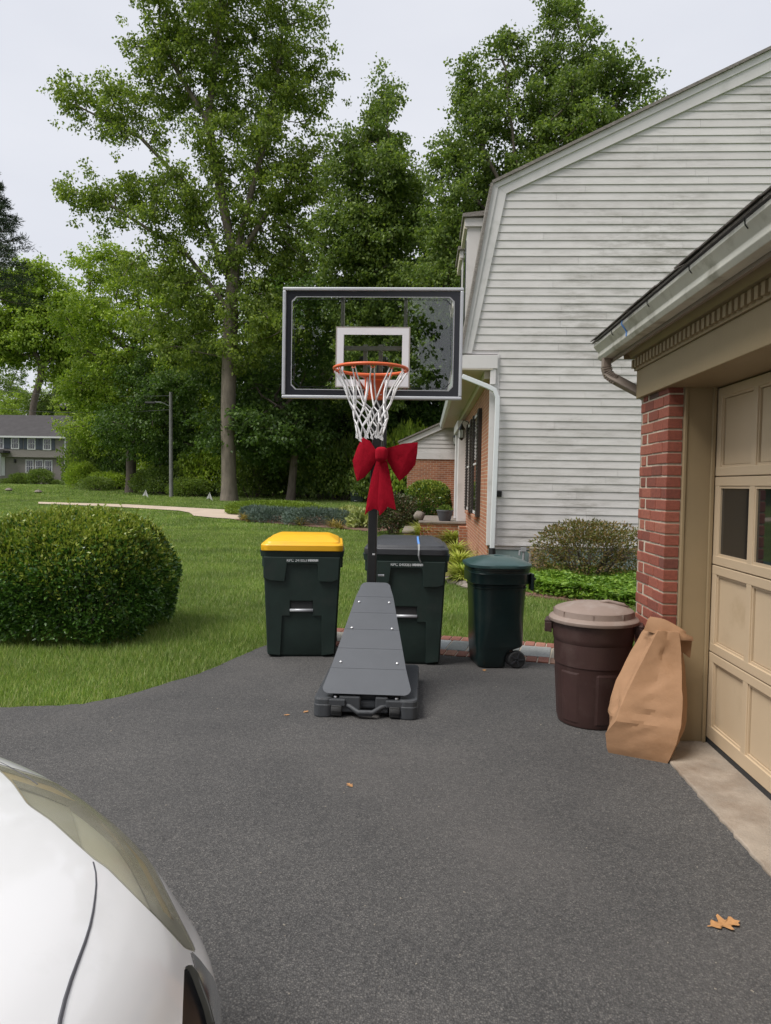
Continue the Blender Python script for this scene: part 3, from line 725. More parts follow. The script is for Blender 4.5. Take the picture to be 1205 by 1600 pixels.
# dormers on the steep lower roof
def dormer(y0, y1):
    xf = .74; zb = 4.25; zt = 6.80
    d = MB().prism([(xf, zb), (xf, zt), (1.29, zt), (1.29, zb)], y0, y1, 'y').build('dormer', 'white_trim', house)
    MB().prism([(xf - .10, zt + .002), (xf - .10, zt + .07), (1.33, zt + .15), (1.33, zt + .04)], y0 - .10, y1 + .10, 'y').build('dormer_roof', 'shingle', d)
    MB().bb(xf - .05, 1.25, y0 - .045, y0 - .002, zt - .16, zt).build('dormer_frieze', 'white_trim', d)
    MB().bb(xf - .06, xf - .002, y0 - .03, y1 + .03, zt - .2, zt).build('dormer_frieze', 'soffit_cream', d)
    MB().bb(xf - .02, xf - .004, y0 + .2, y1 - .2, zb + .5, zt - .35).build('pane', 'window_glass', d)
dormer(14.35, 15.5); dormer(16.3, 17.45); dormer(20.6, 21.8)
# wing
WYY = 26.5; wxl = WY(636, 750, WYY)[0]; wz = WY(690, 718, WYY)[2]
MB().bb(wxl, 8, WYY, 34, -.1, wz).build('wing_wall', 'house_brick_front', house)
ge = (wxl - .3, WY(632, 692, WYY)[2]); slw = .46; gr = (5.2, ge[1] + slw * (5.2 - ge[0]))
MB().prism([(wxl, wz), (8, wz), (8, ge[1] + .2), (5.2, gr[1] - .1), (wxl, ge[1] + .10)], WYY + .02, WYY + .1, 'y').build('wing_gable', 'white_trim', house)
MB().bb(wxl - .02, 8, WYY - .03, WYY + .02, wz, wz + .26).build('wing_frieze', 'white_trim', house, bevel=.01)
zz = wz + .27
while zz < gr[1] - .3:
    x0 = max(wxl, ge[0] + (zz + .05 - ge[1]) / slw); x1_ = max(wxl, ge[0] + (zz + .19 - ge[1]) / slw)
    MB().add([(x0, WYY - .012, zz), (7, WYY - .012, zz), (7, WYY + .006, zz + .148), (x1_, WYY + .006, zz + .148), (x0, WYY + .019, zz), (7, WYY + .019, zz), (7, WYY + .019, zz + .148), (x1_, WYY + .019, zz + .148)],
             [(0, 1, 2, 3), (4, 7, 6, 5), (0, 4, 5, 1), (1, 5, 6, 2), (3, 2, 6, 7), (0, 3, 7, 4)]).build('siding_board', 'siding', house); zz += .15
MB().prism([ge, gr, (gr[0], gr[1] - .22), (ge[0] + .0, ge[1] - .2)], WYY - .08, WYY - .03, 'y').build('rake_board', 'white_trim', house, bevel=.005)
MB().prism([(ge[0] - .05, ge[1]), gr, (gr[0], gr[1] + .06), (ge[0] - .05, ge[1] + .06)], WYY - .14, 34, 'y').build('wing_roof', 'shingle', house)
MB().prism([gr, (9, gr[1] - 1.7), (9, gr[1] - 1.64), (gr[0], gr[1] + .06)], WYY - .14, 34, 'y').build('wing_roof', 'shingle', house)
# front stoop with brick risers
st = thing('front_stoop', 'low brick stoop with stone cap by the front door', 'stoop', (.5, 20, 0))
MB().bb(-.1, XW - .002, 20, 24, -.05, .54).build('riser_wall', 'house_brick_front', st)
MB().bb(-.14, XW - .003, 19.96, 24.0, .542, .6).build('cap_stone', 'stone', st, bevel=.01)
MB().bb(-.55, -.142, 20.3, 23.6, -.05, .24).build('riser_wall', 'house_brick_front', st)
MB().bb(-.6, -.143, 20.26, 23.64, .242, .3).build('cap_stone', 'stone', st, bevel=.01)
MB().bb(.95, XW - .003, 19.4, 19.95, -.05, .5).build('cheek_wall', 'house_brick_front', st)
# ------------------------------------------------------------------ basketball hoop
pmat('reflection_pale', (.36, .36, .38), .4, .06, 4)
def roundrect(x0, x1, y0, y1, r, n=5):
    out = []
    for cx, cy, a0 in ((x1 - r, y1 - r, 0), (x0 + r, y1 - r, 90), (x0 + r, y0 + r, 180), (x1 - r, y0 + r, 270)):
        for k in range(n + 1):
            a = math.radians(a0 + 90 * k / n); out.append((cx + r * math.cos(a), cy + r * math.sin(a)))
    return out
def text_mesh(txt, size):
    cu = bpy.data.curves.new('t', 'FONT'); cu.body = txt; cu.size = size; cu.extrude = .0006; cu.align_x = 'CENTER'
    ob = bpy.data.objects.new('t', cu); COL.objects.link(ob)
    dg = bpy.context.evaluated_depsgraph_get(); me = bpy.data.meshes.new_from_object(ob.evaluated_get(dg))
    bpy.data.objects.remove(ob); bpy.data.curves.remove(cu); return me
HX = -.385
hoop = thing('basketball_hoop', 'portable basketball hoop with clear backboard, orange rim and grey wedge base', 'basketball hoop', (HX, 5.3, 0))
hx0, hx1 = G(490, 1118)[0], G(653, 1122)[0]; hc = (hx0 + hx1) / 2; y0b = G(570, 1120)[1] - .045; y1b = y0b + 1.02
# base tank: two side pontoons with a recessed middle
b = MB()
for s in (-1, 1):
    xa, xb = (hx0, hx0 + .135) if s < 0 else (hx1 - .135, hx1)
    pl = roundrect(xa, xb, y0b, y1b, .05)
    cxm = (xa + xb) / 2; cym = (y0b + y1b) / 2
    rings = []
    for zz, k in ((.0, .97), (.01, 1), (.085, 1), (.088, .965), (.12, .955), (.132, .90)):
        rings.append([(cxm + (p[0] - cxm) * k, cym + (p[1] - cym) * (1 - (1 - k) * .2), zz) for p in pl])
    b.loft(rings)
b.build('base_side', 'base_plastic', hoop, bevel=.004)
b = MB(); b.bb(hx0 + .13, hx1 - .13, y0b + .10, y1b - .02, .02, .13); b.build('base_middle', 'base_plastic', hoop, bevel=.015, seg=3)
for s in (-1, 1):
    xs = hc + s * .20
    MB().bb(xs - .062, xs + .062, y0b + .012, y0b + .15, .075, .125).build('wheel_fork', 'base_plastic', hoop, bevel=.008)
    MB().bb(xs - .06 + s * .0 - s * .075, xs + .06 - s * .105, y0b + .03, y0b + .16, .03, .145).build('wheel_housing', 'base_plastic', hoop, bevel=.012)
    wv = MB(); wv.lathe([(.018, -.036), (.044, -.036), (.048, -.03), (.048, .03), (.044, .036), (.018, .036)], 24); V = np.array(wv.v); wv.v = [tuple(p) for p in np.c_[V[:, 2] + xs, V[:, 1] + y0b + .045, V[:, 0] + .048]]
    wo_ = wv.build('wheel', 'rubber', hoop, smooth=True, auto=35)
    for q in range(10):
        an = q * 2 * math.pi / 10; MB().box((xs, y0b + .045 + .048 * math.cos(an), .048 + .048 * math.sin(an)), (.064, .004, .004)).build('tread', 'rubber', wo_)
    MB().lathe([(.011, 0), (.013, .008), (.008, .014)], 10, (xs + s * .01, y0b + .05, .125)).build('bolt', 'bolt_steel', hoop, smooth=True)
    MB().box(((hx0 + .0675 if s < 0 else hx1 - .0675), y0b + .33, .098), (.132, .006, .066)).build('seam_strip', 'rubber', hoop)
# moulded grip between the wheels
gp = MB(); gp.tube([(hc - .17, y0b + .05, .085), (hc - .11, y0b + .03, .075), (hc - .05, y0b - .005, .045), (hc + .05, y0b - .005, .045), (hc + .11, y0b + .03, .075), (hc + .17, y0b + .05, .085)], [.016, .016, .018, .018, .016, .016], 8)
gp.build('grip', 'base_plastic', hoop, smooth=True)
MB().bb(hc - .075, hc + .075, y0b + .06, y0b + .12, .05, .11).build('grip_block', 'base_plastic', hoop, bevel=.018, seg=3)
MB().bb(hc - .05, hc + .05, y0b - .012, y0b + .03, .018, .036).build('grip_bar', 'base_plastic', hoop, bevel=.006)
for s in (-1, 1):
    MB().prism([(hc + s * .07, y0b + .05), (hc + s * .10, y0b + .05), (hc + s * .13, y0b + .2), (hc + s * .09, y0b + .2)], .05, .15, 'z').build('base_rib', 'base_plastic', hoop, bevel=.006)
# sloping cover panel
PB, PT = np.array([hc + .003, y0b + .03, .158]), np.array([G(587, 1100)[0] + .02, y0b + .80, .0])
top_l, top_r = WY(569, 910, y0b + .80), WY(606, 911, y0b + .80); PT[2] = (top_l[2] + top_r[2]) / 2; PT[0] = (top_l[0] + top_r[0]) / 2
sd_ = PT - PB; LP = np.linalg.norm(sd_[1:]); sdn = np.array([0, sd_[1], sd_[2]]) / LP; pn = np.array([0, -sdn[2], sdn[1]])
W0p, W1p = .305, .118
def pan(u, s, h):      # u lateral in metres at slope position s (0..1), h above the panel
    base = PB + np.array([sd_[0] * s, sd_[1] * s, sd_[2] * s]); return base + np.array([u, 0, 0]) + pn * h
def hw(s): return W0p + (W1p - W0p) * s
def panel_piece(s0, s1, h0, h1, inset=0.0, round0=0, round1=0):
    pts = []
    L0 = [(-1, s0), (1, s0), (1, s1), (-1, s1)]
    def corner(sg, s, sdir, r):
        if not r: return [(sg * (hw(s) - inset), s)]
        out = []
        for k in range(7):
            a = math.pi / 2 * k / 6; du = r * (1 - math.sin(a)); dsv = r * (1 - math.cos(a)) / LP
            out.append((sg * (hw(s) - inset - (r - r * math.sin(a))), s + sdir * (r - r * math.cos(a)) / LP))
        return out
    c0 = corner(-1, s0, 1, round0)[::-1] if round0 else corner(-1, s0, 1, 0)
    c1 = corner(1, s0, 1, round0); c2 = corner(1, s1, -1, round1)[::-1] if round1 else corner(1, s1, -1, 0); c3 = corner(-1, s1, -1, round1)
    ring = (c0 if not round0 else corner(-1, s0, 1, round0)[::-1]) + c1 + c2 + c3
    # order: bottom-left, bottom-right, top-right, top-left
    bl = corner(-1, s0, 1, round0); br = corner(1, s0, 1, round0); tr = corner(1, s1, -1, round1); tl = corner(-1, s1, -1, round1)
    ring = bl[::-1] + br if round0 else bl + br
    if round0: ring = bl[::-1] + br
    ring = ring + (tr[::-1] + tl if round1 else tr + tl)
    m = MB(); m.loft([[pan(u, s, h0) for u, s in ring], [pan(u, s, h1) for u, s in ring]]); return m
cuts = [0, .205, .375, .545, .70, .855, 1.0]
covr = panel_piece(.01, .99, -.012, .0, .003, .045, .05).build('cover_panel', 'panel_grey', hoop)
for i in range(6):
    m = panel_piece(cuts[i] + (.0005 if i else 0), cuts[i + 1] - (.0005 if i < 5 else 0), .0008, .0040, 0, .05 if i == 0 else 0, .05 if i == 5 else 0)
    m.build('cover_section', 'panel_grey', covr, bevel=.0008)
for s, k in ((.255, .80), (.555, .80), (.80, .80)):
    for sg in (-1, 1):
        c0 = pan(sg * hw(s) * (.78 if s < .5 else .74), s, .006); m = MB(); m.lathe([(.0085, 0), (.0085, .003), (.005, .006)], 12)
        V = np.array(m.v); Rm = np.stack([np.array([1, 0, 0]), sdn, pn], 1); m.v = [tuple(p) for p in V @ Rm.T + c0]; m.build('bolt', 'bolt_steel', hoop, smooth=True)
# body beneath the panel (wedge)
m = MB(); lo = [pan(u, s, -.013) for u, s in ((-.235, .04), (.235, .04), (.10, .97), (-.10, .97))]
m.add([tuple(p) for p in lo] + [(lo[0][0], lo[0][1] + .02, .1), (lo[1][0], lo[1][1] + .02, .1), (lo[2][0] + .1, y1b - .06, .1), (lo[3][0] - .1, y1b - .06, .1)],
      [(0, 1, 2, 3), (4, 7, 6, 5), (0, 4, 5, 1), (1, 5, 6, 2), (2, 6, 7, 3), (3, 7, 4, 0)])
m.build('base_wedge', 'base_plastic', hoop)
# pole
yp = y0b + .88
pb, pm_, pt = WY(582, 950, yp), WY(583, 800, yp), WY(596, 560, yp)
m = MB(); m.tube([np.array([pb[0] - .01, yp, .1]), np.array([pm_[0], yp, pm_[2]]), np.array([pt[0], yp, 2.55])], .050, 4); m.build('pole', 'pole_black', hoop, bevel=.008)
m = MB(); q1, q2 = WY(601, 700, yp - .1), WY(603, 600, yp - .1); m.tube([WY(601, 712, yp - .03), q1, q2, WY(603, 560, yp - .3)], .016, 8); m.build('lift_strut', 'pole_black', hoop)
for py in (738, 866):
    c0 = WY(604 if py < 800 else 584, py, yp - .06); MB().box(c0, (.02 if py > 800 else .012, .012, .012)).build('bolt', 'bolt_steel', hoop)
c0 = WY(596.5, 899, yp + .03); m = MB(); m.tube([c0 - np.array([.03, 0, 0]), c0 + np.array([.02, 0, 0])], .009, 8); m.build('bolt', 'bolt_steel', hoop)
# backboard
YB = 4.93
bl_, tr_ = WY(442, 534, YB)[0], WY(723, 537, YB)[0]; zt_, zb_ = WY(582, 450, YB)[2], WY(582, 624, YB)[2]
xb0, xb1 = bl_, tr_
board = MB()
def frame(mb, x0, x1, z0, z1, t, ya, yb):
    mb.bb(x0, x1, ya, yb, z1 - t, z1); mb.bb(x0, x1, ya, yb, z0, z0 + t); mb.bb(x0, x0 + t, ya, yb, z0 + t, z1 - t); mb.bb(x1 - t, x1, ya, yb, z0 + t, z1 - t); return mb
bframe = frame(MB(), xb0, xb1, zb_, zt_, .022, YB - .022, YB + .022).build('backboard', 'board_frame', hoop, bevel=.006)
gx0, gx1, gz0, gz1 = xb0 + .022, xb1 - .022, zb_ + .022, zt_ - .022
MB().bb(gx0, gx1, YB - .006, YB + .004, gz0, gz1).build('glass', 'clear_glass', bframe)
def octo(ins, ch): return [(gx0 + ins + ch, gz0 + ins), (gx1 - ins - ch, gz0 + ins), (gx1 - ins, gz0 + ins + ch), (gx1 - ins, gz1 - ins - ch), (gx1 - ins - ch, gz1 - ins), (gx0 + ins + ch, gz1 - ins), (gx0 + ins, gz1 - ins - ch), (gx0 + ins, gz0 + ins + ch)]
def band(outer, inner, y, name, m, par):
    n = len(outer); mb = MB(); P = outer + inner
    vs = [(p[0], y, p[1]) for p in P] + [(p[0], y + .0015, p[1]) for p in P]
    fs = []
    for i in range(n):
        j = (i + 1) % n; fs += [(i, j, n + j, n + i), (2 * n + i, 3 * n + i, 3 * n + j, 2 * n + j), (i, 2 * n + i, 2 * n + j, j), (n + i, n + j, 3 * n + j, 3 * n + i)]
    mb.add(vs, fs); return mb.build(name, m, par)
outer = [(gx0 + .07, gz0), (gx1 - .07, gz0), (gx1, gz0 + .07), (gx1, gz1 - .07), (gx1 - .07, gz1), (gx0 + .07, gz1), (gx0, gz1 - .07), (gx0, gz0 + .07)]
rect8 = [(gx0 + .001, gz0 + .001), (gx1 - .001, gz0 + .001), (gx1 - .001, gz0 + .001), (gx1 - .001, gz1 - .001), (gx1 - .001, gz1 - .001), (gx0 + .001, gz1 - .001), (gx0 + .001, gz1 - .001), (gx0 + .001, gz0 + .001)]
band(rect8, octo(.037, .030), YB - .0085, 'border_band', 'board_black', bframe)
band(octo(.038, .030), octo(.043, .032), YB - .0085, 'border_line', 'reflection_pale', bframe)  # pale inner line: light grey reflection along the band, drawn as colour
band(octo(.056, .034), octo(.059, .035), YB - .0085, 'border_line', 'board_black', bframe)
sx0, sx1 = WY(527, 540, YB)[0], WY(639, 540, YB)[0]; sz1 = WY(582, 513, YB)[2]; sz0 = WY(582, 604, YB)[2]
frame(MB(), sx0, sx1, sz0, sz1, .045, YB - .0095, YB - .008).build('shooter_square', 'board_white', bframe)
frame(MB(), sx0 - .008, sx1 + .008, sz0 - .008, sz1 + .008, .007, YB - .0095, YB - .008).build('square_outline', 'bracket_grey', bframe)
# rear mounting frame
for px in (536, 634): 
    x = WY(px, 500, YB + .05)[0]; MB().bb(x - .012, x + .012, YB + .024, YB + .055, zb_ + .03, zt_ - .02).build('rear_brace', 'bracket_grey', bframe)
x0 = WY(536, 543, YB + .06)[0]; x1 = WY(634, 543, YB + .06)[0]; zc = WY(582, 544, YB + .06)[2]
MB().bb(x0, x1, YB + .057, YB + .085, zc - .014, zc + .014).build('rear_brace', 'bracket_grey', bframe)
zc2 = WY(582, 597, YB + .06)[2]; MB().bb(x0, x1, YB + .057, YB + .085, zc2 - .014, zc2 + .014).build('rear_brace', 'bracket_grey', bframe)
for px in (571, 595):
    x = WY(px, 560, YB + .1)[0]; MB().bb(x - .014, x + .014, YB + .086, YB + .12, zb_ + .05, zc + .03).build('rear_brace', 'bracket_grey', bframe)
for px in (565, 600):
    xa = WY(px, 560, YB + .12)[0]; m = MB()
    m.tube([(xa, YB + .12, zc - .06), (xa * .35 + pt[0] * .65, yp - .05, 2.42)], .022, 4); m.tube([(xa, YB + .12, zb_ + .1), (xa * .35 + pt[0] * .65, yp - .05, 2.22)], .022, 4); m.build('arm', 'pole_black', hoop)
# rim
RC = WY(579.5, 577, YB - .395); RX, RYc, RZ = RC; RR = .228
m = MB(); n = 48
rings = []
for i in range(n):
    a = 2 * math.pi * i / n
    rings.append([(RX + (RR + .0105 * math.cos(b2)) * math.cos(a), RYc + (RR + .0105 * math.cos(b2)) * math.sin(a), RZ + .0105 * math.sin(b2)) for b2 in np.linspace(0, 2 * math.pi, 9)[:-1]])
m.loft(rings + [rings[0]], True, False, False); rim = m.build('rim', 'rim_orange', hoop, smooth=True)
MB().bb(RX - .065, RX + .065, YB - .065, YB - .024, RZ - .15, RZ + .005).build('rim_bracket', 'rim_orange', rim, bevel=.008)
MB().prism([(RX - .065, YB - .07), (RX + .065, YB - .07), (RX + .10, RYc + RR - .05), (RX - .10, RYc + RR - .05)], RZ - .013, RZ + .001, 'z').build('rim_plate', 'rim_orange', rim, bevel=.003)
for s in (-1, 1):
    MB().tube([(RX + s * .05, YB - .06, RZ - .1), (RX + s * .12, RYc + RR * .8, RZ - .008)], .007, 6).build('rim_brace', 'rim_orange', rim)
    MB().lathe([(.009, 0), (.006, .006)], 8, (RX + s * .045, YB - .07, RZ - .12)).build('bolt', 'bolt_steel', rim)
nm = MB(); hooks = MB()
lev = [(RR - .002, -.018), (.132, -.215), (.112, -.262), (.102, -.308), (.095, -.355), (.085, -.415)]
def npt(j, i):
    r, dz = lev[j]; a = (i + (.5 if j % 2 else 0)) * math.pi / 6 + .13
    jt = .006 if j else 0; gg = np.random.default_rng(j * 50 + i % 12)
    return np.array([RX + r * math.cos(a), RYc + r * math.sin(a), RZ + dz]) + gg.normal(size=3) * jt
for i in range(12):
    p0 = npt(0, i); a = i * math.pi / 6 + .13
    tn = np.array([-math.sin(a), math.cos(a), 0]) * .012
    hooks.tube([p0 + tn + (0, 0, .012), p0 + tn * .7 + (0, 0, -.006), p0 - tn * .7 + (0, 0, -.006), p0 - tn + (0, 0, .012)], .004, 5)
    for sg, o in ((1, 0), (-1, -1)):
        p1 = npt(1, i + o); mid = (p0 + p1) / 2 + np.array([math.cos(a), math.sin(a), 0]) * -.012
        nm.tube([p0 + tn * sg * .8, mid, p1], .0046, 5)
    for j in range(1, 5):
        for o in ((0, 1) if j % 2 else (0, -1)):
            nm.tube([npt(j, i), npt(j + 1, i + o)], .0046, 5)
    pe = npt(5, i); nm.tube([pe + (0, 0, .012), pe, pe + (.006, 0, -.02), pe + (-.006, .004, -.012), pe + (0, 0, .01)], .005, 5)
nm.build('net', 'net_white', hoop); hooks.build('net_hooks', 'rim_orange', rim)

# ------------------------------------------------------------------ red bow
YBW = yp - .08
bow = thing('red_bow', 'large red flocked ribbon bow tied to the black pole of the hoop', 'bow', WY(596, 712, YBW))
def puff(poly_px, y, bulge, name, back=.01, steps=9, sub=1, skew=0):
    P = np.array([WY(px, py, y) for px, py in poly_px]); c = P.mean(0); m = MB(); rings = []
    for k in range(steps + 1):
        t = k / steps; sc = 1 - .78 * t
        off = -bulge * (1 - (1 - t) ** 2)
        rings.append([tuple(c + (p - c) * sc + np.array([0, off + skew * (p[0] - c[0]), 0])) for p in P])
    rb = [tuple(p + np.array([0, back, 0])) for p in P]
    m.loft([rb] + rings); return m.build(name, 'bow_red', bow, smooth=True, auto=38)
def dens(poly, k=4):
    out = []
    for i in range(len(poly)):
        a, b2 = np.array(poly[i]), np.array(poly[(i + 1) % len(poly)])
        for t in range(k): out.append(tuple(a + (b2 - a) * t / k))
    return out
puff(dens([(588, 704), (578, 689), (566, 683), (558, 700), (551, 720), (554, 738), (558, 752), (570, 745), (580, 733), (588, 719)]), YBW, .016, 'loop', .05)
puff(dens([(604, 700), (630, 693), (653, 691), (652, 708), (649, 726), (637, 741), (624, 752), (615, 738), (605, 720)]), YBW, .016, 'loop', .05, skew=-.10)
for poly, dy in (([(588, 720), (597, 722), (597, 770), (597, 803), (588, 796), (584, 795), (575, 800), (570, 805), (574, 780), (580, 748)], .0),
                 ([(594, 722), (605, 720), (611, 750), (619, 797), (611, 794), (606, 792), (600, 799), (593, 806), (590, 786), (592, 750)], -.018)):
    puff(dens(poly, 3), YBW + dy + .0, .007, 'tail', .004)
kx = WY(596, 710, YBW - .05); MB().box(kx, (.095, .09, .115)).build('knot', 'bow_red', bow, bevel=.034, seg=4, smooth=True)

# ------------------------------------------------------------------ big wheeled carts
def make_cart(name, label, loc, rz, lidmat, digits, scale=1.0):
    c = thing(name, label, 'trash cart', loc, rz, 'large wheeled carts on the driveway')
    # local: front face at y=0, depth to +y .80; x centred; height 1.0
    def sect(z):
        t = z / 1.0; w_ = .315 + .045 * t; yf = .055 * (1 - t); yb = .66 + .13 * t
        return w_, yf, yb
    def ring(z, ex=0.0, r=.07):
        w_, yf, yb = sect(z); return [(p[0], p[1], z) for p in roundrect(-w_ - ex, w_ + ex, yf - ex, yb + ex, r, 5)]
    body = MB(); body.loft([ring(z, e) for z, e in ((.0, -.02), (.012, -.006), (.03, 0), (.25, 0), (.5, 0), (.7, 0), (.94, 0))], True, True, True)
    bd = body.build('body', 'cart_green', c, smooth=True, auto=40, local=True)
    rimb = MB(); rimb.loft([ring(z, e) for z, e in ((.925, .0), (.93, .02), (.985, .026), (.99, .02), (.99, .0))]); rimb.build('rim', 'cart_green', c, smooth=True, auto=40, local=True)
    def front(x, z, d):     # point on the sloping front face, d proud
        return (x, sect(z)[1] - d, z)
    def plate(name, poly, d, m='cart_green', y_in=.02, par=c):
        mb = MB(); n = len(poly)
        mb.loft([[front(x, z, -y_in) for x, z in poly], [front(x, z, d - .006) for x, z in poly], [front(x * 1 + (0 - x) * .01, z, d) for x, z in poly]])
        return mb.build(name, m, par, local=True, bevel=.005)
    # raised shoulders with the stepped notch between them
    plate('shoulder', [(-.345, .74), (-.29, .715), (-.155, .705), (-.135, .85), (-.135, .87), (.135, .87), (.145, .85), (.155, .705), (.28, .705), (.335, .725), (.345, .93), (-.345, .93)], .044)
    # raised front face, cut out round the lift bar and the recessed foot
    plate('front_face', [(-.305, .03), (-.19, .015), (-.175, .385), (-.105, .385), (-.105, .525), (.105, .525), (.105, .385), (.185, .385), (.19, .015), (.305, .03), (.345, .9), (-.345, .9)], .018)
    mb = MB(); mb.bb(-.10, .10, sect(.48)[1] - .004, sect(.48)[1] + .03, .43, .52); mb.build('bar_recess', 'rubber', c, local=True)
    mb = MB(); mb.tube([(-.105, sect(.435)[1] - .012, .437), (.105, sect(.435)[1] - .012, .437)], .014, 12); mb.build('lift_bar', 'board_frame', c, smooth=True, local=True)
    # side gussets under the rim
    for s in (-1, 1):
        mb = MB(); mb.bb(s * .335, s * .372, .12, .45, .82, .935); mb.build('side_gusset', 'cart_green', c, local=True, bevel=.012)
        wv = MB(); wv.lathe([(.03, -.03), (.125, -.03), (.135, -.02), (.135, .02), (.125, .03), (.03, .03)], 28); V = np.array(wv.v); wv.v = [tuple(p) for p in np.c_[V[:, 2] + s * .30, V[:, 1] + .70, V[:, 0] + .135]]
        wv.build('wheel', 'rubber', c, smooth=True, auto=35, local=True)
    mb = MB(); mb.tube([(-.26, .84, .95), (.26, .84, .95)], .018, 8); mb.build('handle', 'cart_green', c, local=True)
    # stamp
    me = text_mesh('RPC ' + digits, .036); me.materials.append(MATS['stamp_white'])
    o = bpy.data.objects.new('stamped_number', me); COL.objects.link(o); o.parent = c; o.location = (-.045, sect(.895)[1] - .0455, .889); o.rotation_euler = (math.radians(90) - .055, 0, 0)
    for k in range(16):
        MB().bb(.055 + k * .0058, .055 + k * .0058 + (.0042 if k % 3 else .0052), sect(.9)[1] - .0465, sect(.9)[1] - .043, .891 + (.004 if k % 4 == 2 else 0), .912 - (.003 if k % 5 == 1 else 0)).build('stamped_mark', 'stamp_white', c, local=True)
    # lid
    lid = MB()
    def lr(z, x, y0, y1, r): return [(p[0], p[1], z) for p in roundrect(-x, x, y0, y1, r, 6)]
    lid.loft([lr(.985, .372, -.042, .83, .07), (lr(.99, .374, -.05, .84, .08)), lr(1.035, .374, -.05, .84, .08), lr(1.047, .366, -.042, .83, .08), lr(1.05, .345, -.01, .80, .07), lr(1.066, .335, .0, .79, .06), lr(1.074, .325, .02, .78, .05), lr(1.105, .255, .24, .70, .04), lr(1.112, .235, .28, .67, .04)])
    lid.build('lid', lidmat, c, smooth=True, auto=28, local=True)
    return c
cy = G(465, 1027)
make_cart('trash_cart', 'dark green wheeled cart with a bright yellow lid standing on the drive', (cy[0] + .035, cy[1] - .03, 0), math.radians(7), 'lid_yellow', '241053')
c2 = G(628, 1043)
cart2 = make_cart('trash_cart', 'dark green wheeled cart with a black lid behind the hoop base', (c2[0] + .02, c2[1] + .07, 0), math.radians(1), 'cart_lid_black', '040083')
cr_ = thing('plastic_strap', 'blue and grey cord lying over the black cart lid', 'cord', (0, 0, 0))
cm_ = cart2.matrix_basis.copy(); Mx = Matrix.Translation(cart2.location) @ Matrix.Rotation(cart2.rotation_euler.z, 4, 'Z')
def cl2(p): v = Mx @ Vector(p); return (v.x, v.y, v.z)
cr_.location = cl2((.08, .0, 1.05))
MB().tube([cl2(p) for p in ((.10, .33, 1.117), (.10, .20, 1.106), (.105, .06, 1.085), (.108, .012, 1.076))], .012, 4).build('strap_band', 'blue_cord', cr_)
MB().tube([cl2(p) for p in ((.108, .012, 1.076), (.11, -.03, 1.06), (.11, -.062, 1.03), (.108, -.063, .985), (.118, -.048, .945), (.128, -.04, .925))], [.01, .01, .009, .008, .007, .006], 5).build('strap_tail', 'utility_grey', cr_)

# ------------------------------------------------------------------ green bin with oval lid and wheels (seen from its side)
bp = G(790, 1048)
gb = thing('wheeled_bin', 'glossy dark green plastic bin with domed lid and a small wheel', 'trash bin', (bp[0] - .07, bp[1] + .29, 0), math.radians(8))
def gring(z, hx_, hy, r, xm=None): return [(p[0], p[1], z) for p in roundrect(-hx_, hx_ if xm is None else xm, -hy, hy, min(r, .07) if xm is not None else r, 6)]
m = MB(); lv = [(.0, .17, .20, .08, .04), (.012, .19, .215, .09, .06), (.05, .20, .225, .09, .062), (.12, .203, .229, .09, .075), (.155, .206, .231, .09, .11), (.175, .208, .233, .09, .17), (.185, .209, .234, .09, .20), (.20, .21, .235, .09, .21), (.45, .222, .25, .13), (.70, .236, .262, .14), (.705, .241, .267, .14), (.715, .241, .267, .14), (.72, .237, .263, .14), (.735, .240, .266, .14), (.75, .262, .288, .15), (.83, .265, .291, .15), (.838, .268, .295, .15), (.842, .262, .29, .15), (.865, .262, .29, .15), (.87, .268, .296, .16), (.885, .268, .296, .16)]
m.loft([gring(*l) for l in lv]); gbody = m.build('body', 'bin_green', gb, smooth=True, auto=35, local=True)
# wheel notch: dark arch block and wheel at the rear right
for s in (-1, 1):
    m = MB(); m.lathe([(.075, -.006), (.112, -.002), (.118, .004)], 24); V = np.array(m.v); m.v = [tuple(p) for p in np.c_[V[:, 0] * .5 + .10, V[:, 2] + s * .2, V[:, 1] * .5 + .085]]
    m.build('axle_cap', 'rubber', gb, smooth=True, local=True)
    m = MB(); m.lathe([(.02, -.025), (.068, -.025), (.078, -.015), (.078, .015), (.068, .025), (.02, .025)], 24); V = np.array(m.v); m.v = [tuple(p) for p in np.c_[V[:, 0] + .148, V[:, 2] + s * .205, V[:, 1] + .078]]
    wl = m.build('wheel', 'rubber', gb, smooth=True, auto=35, local=True)
    for q in range(5):
        an = q * 2 * math.pi / 5; MB().box((.148 + .035 * math.cos(an), s * .232, .078 + .035 * math.sin(an)), (.05, .008, .012), ry=-an).build('spoke', 'cart_lid_black', wl, local=True)
m = MB(); m.tube([(.262, -.2, .80), (.30, -.19, .79), (.30, .19, .79), (.262, .2, .80)], .014, 8); m.build('handle', 'bin_green', gb, local=True)
MB().bb(.255, .285, -.24, -.15, .69, .84).build('hinge_lug', 'bin_green', gb, local=True, bevel=.01)
m = MB(); ll = [(.882, .262, .29, .18), (.889, .285, .312, .2), (.912, .287, .314, .2), (.922, .278, .305, .2), (.945, .22, .25, .18), (.965, .15, .18, .13), (.975, .08, .10, .07)]
m.loft([gring(*l) for l in ll]); lidg = m.build('lid', 'bin_lid_green', gb, smooth=True, auto=50, local=True)
MB().box((.06, 0, .968), (.17, .05, .02), ry=.1).build('lid_ridge', 'bin_lid_green', lidg, local=True, bevel=.009, seg=3, smooth=True)

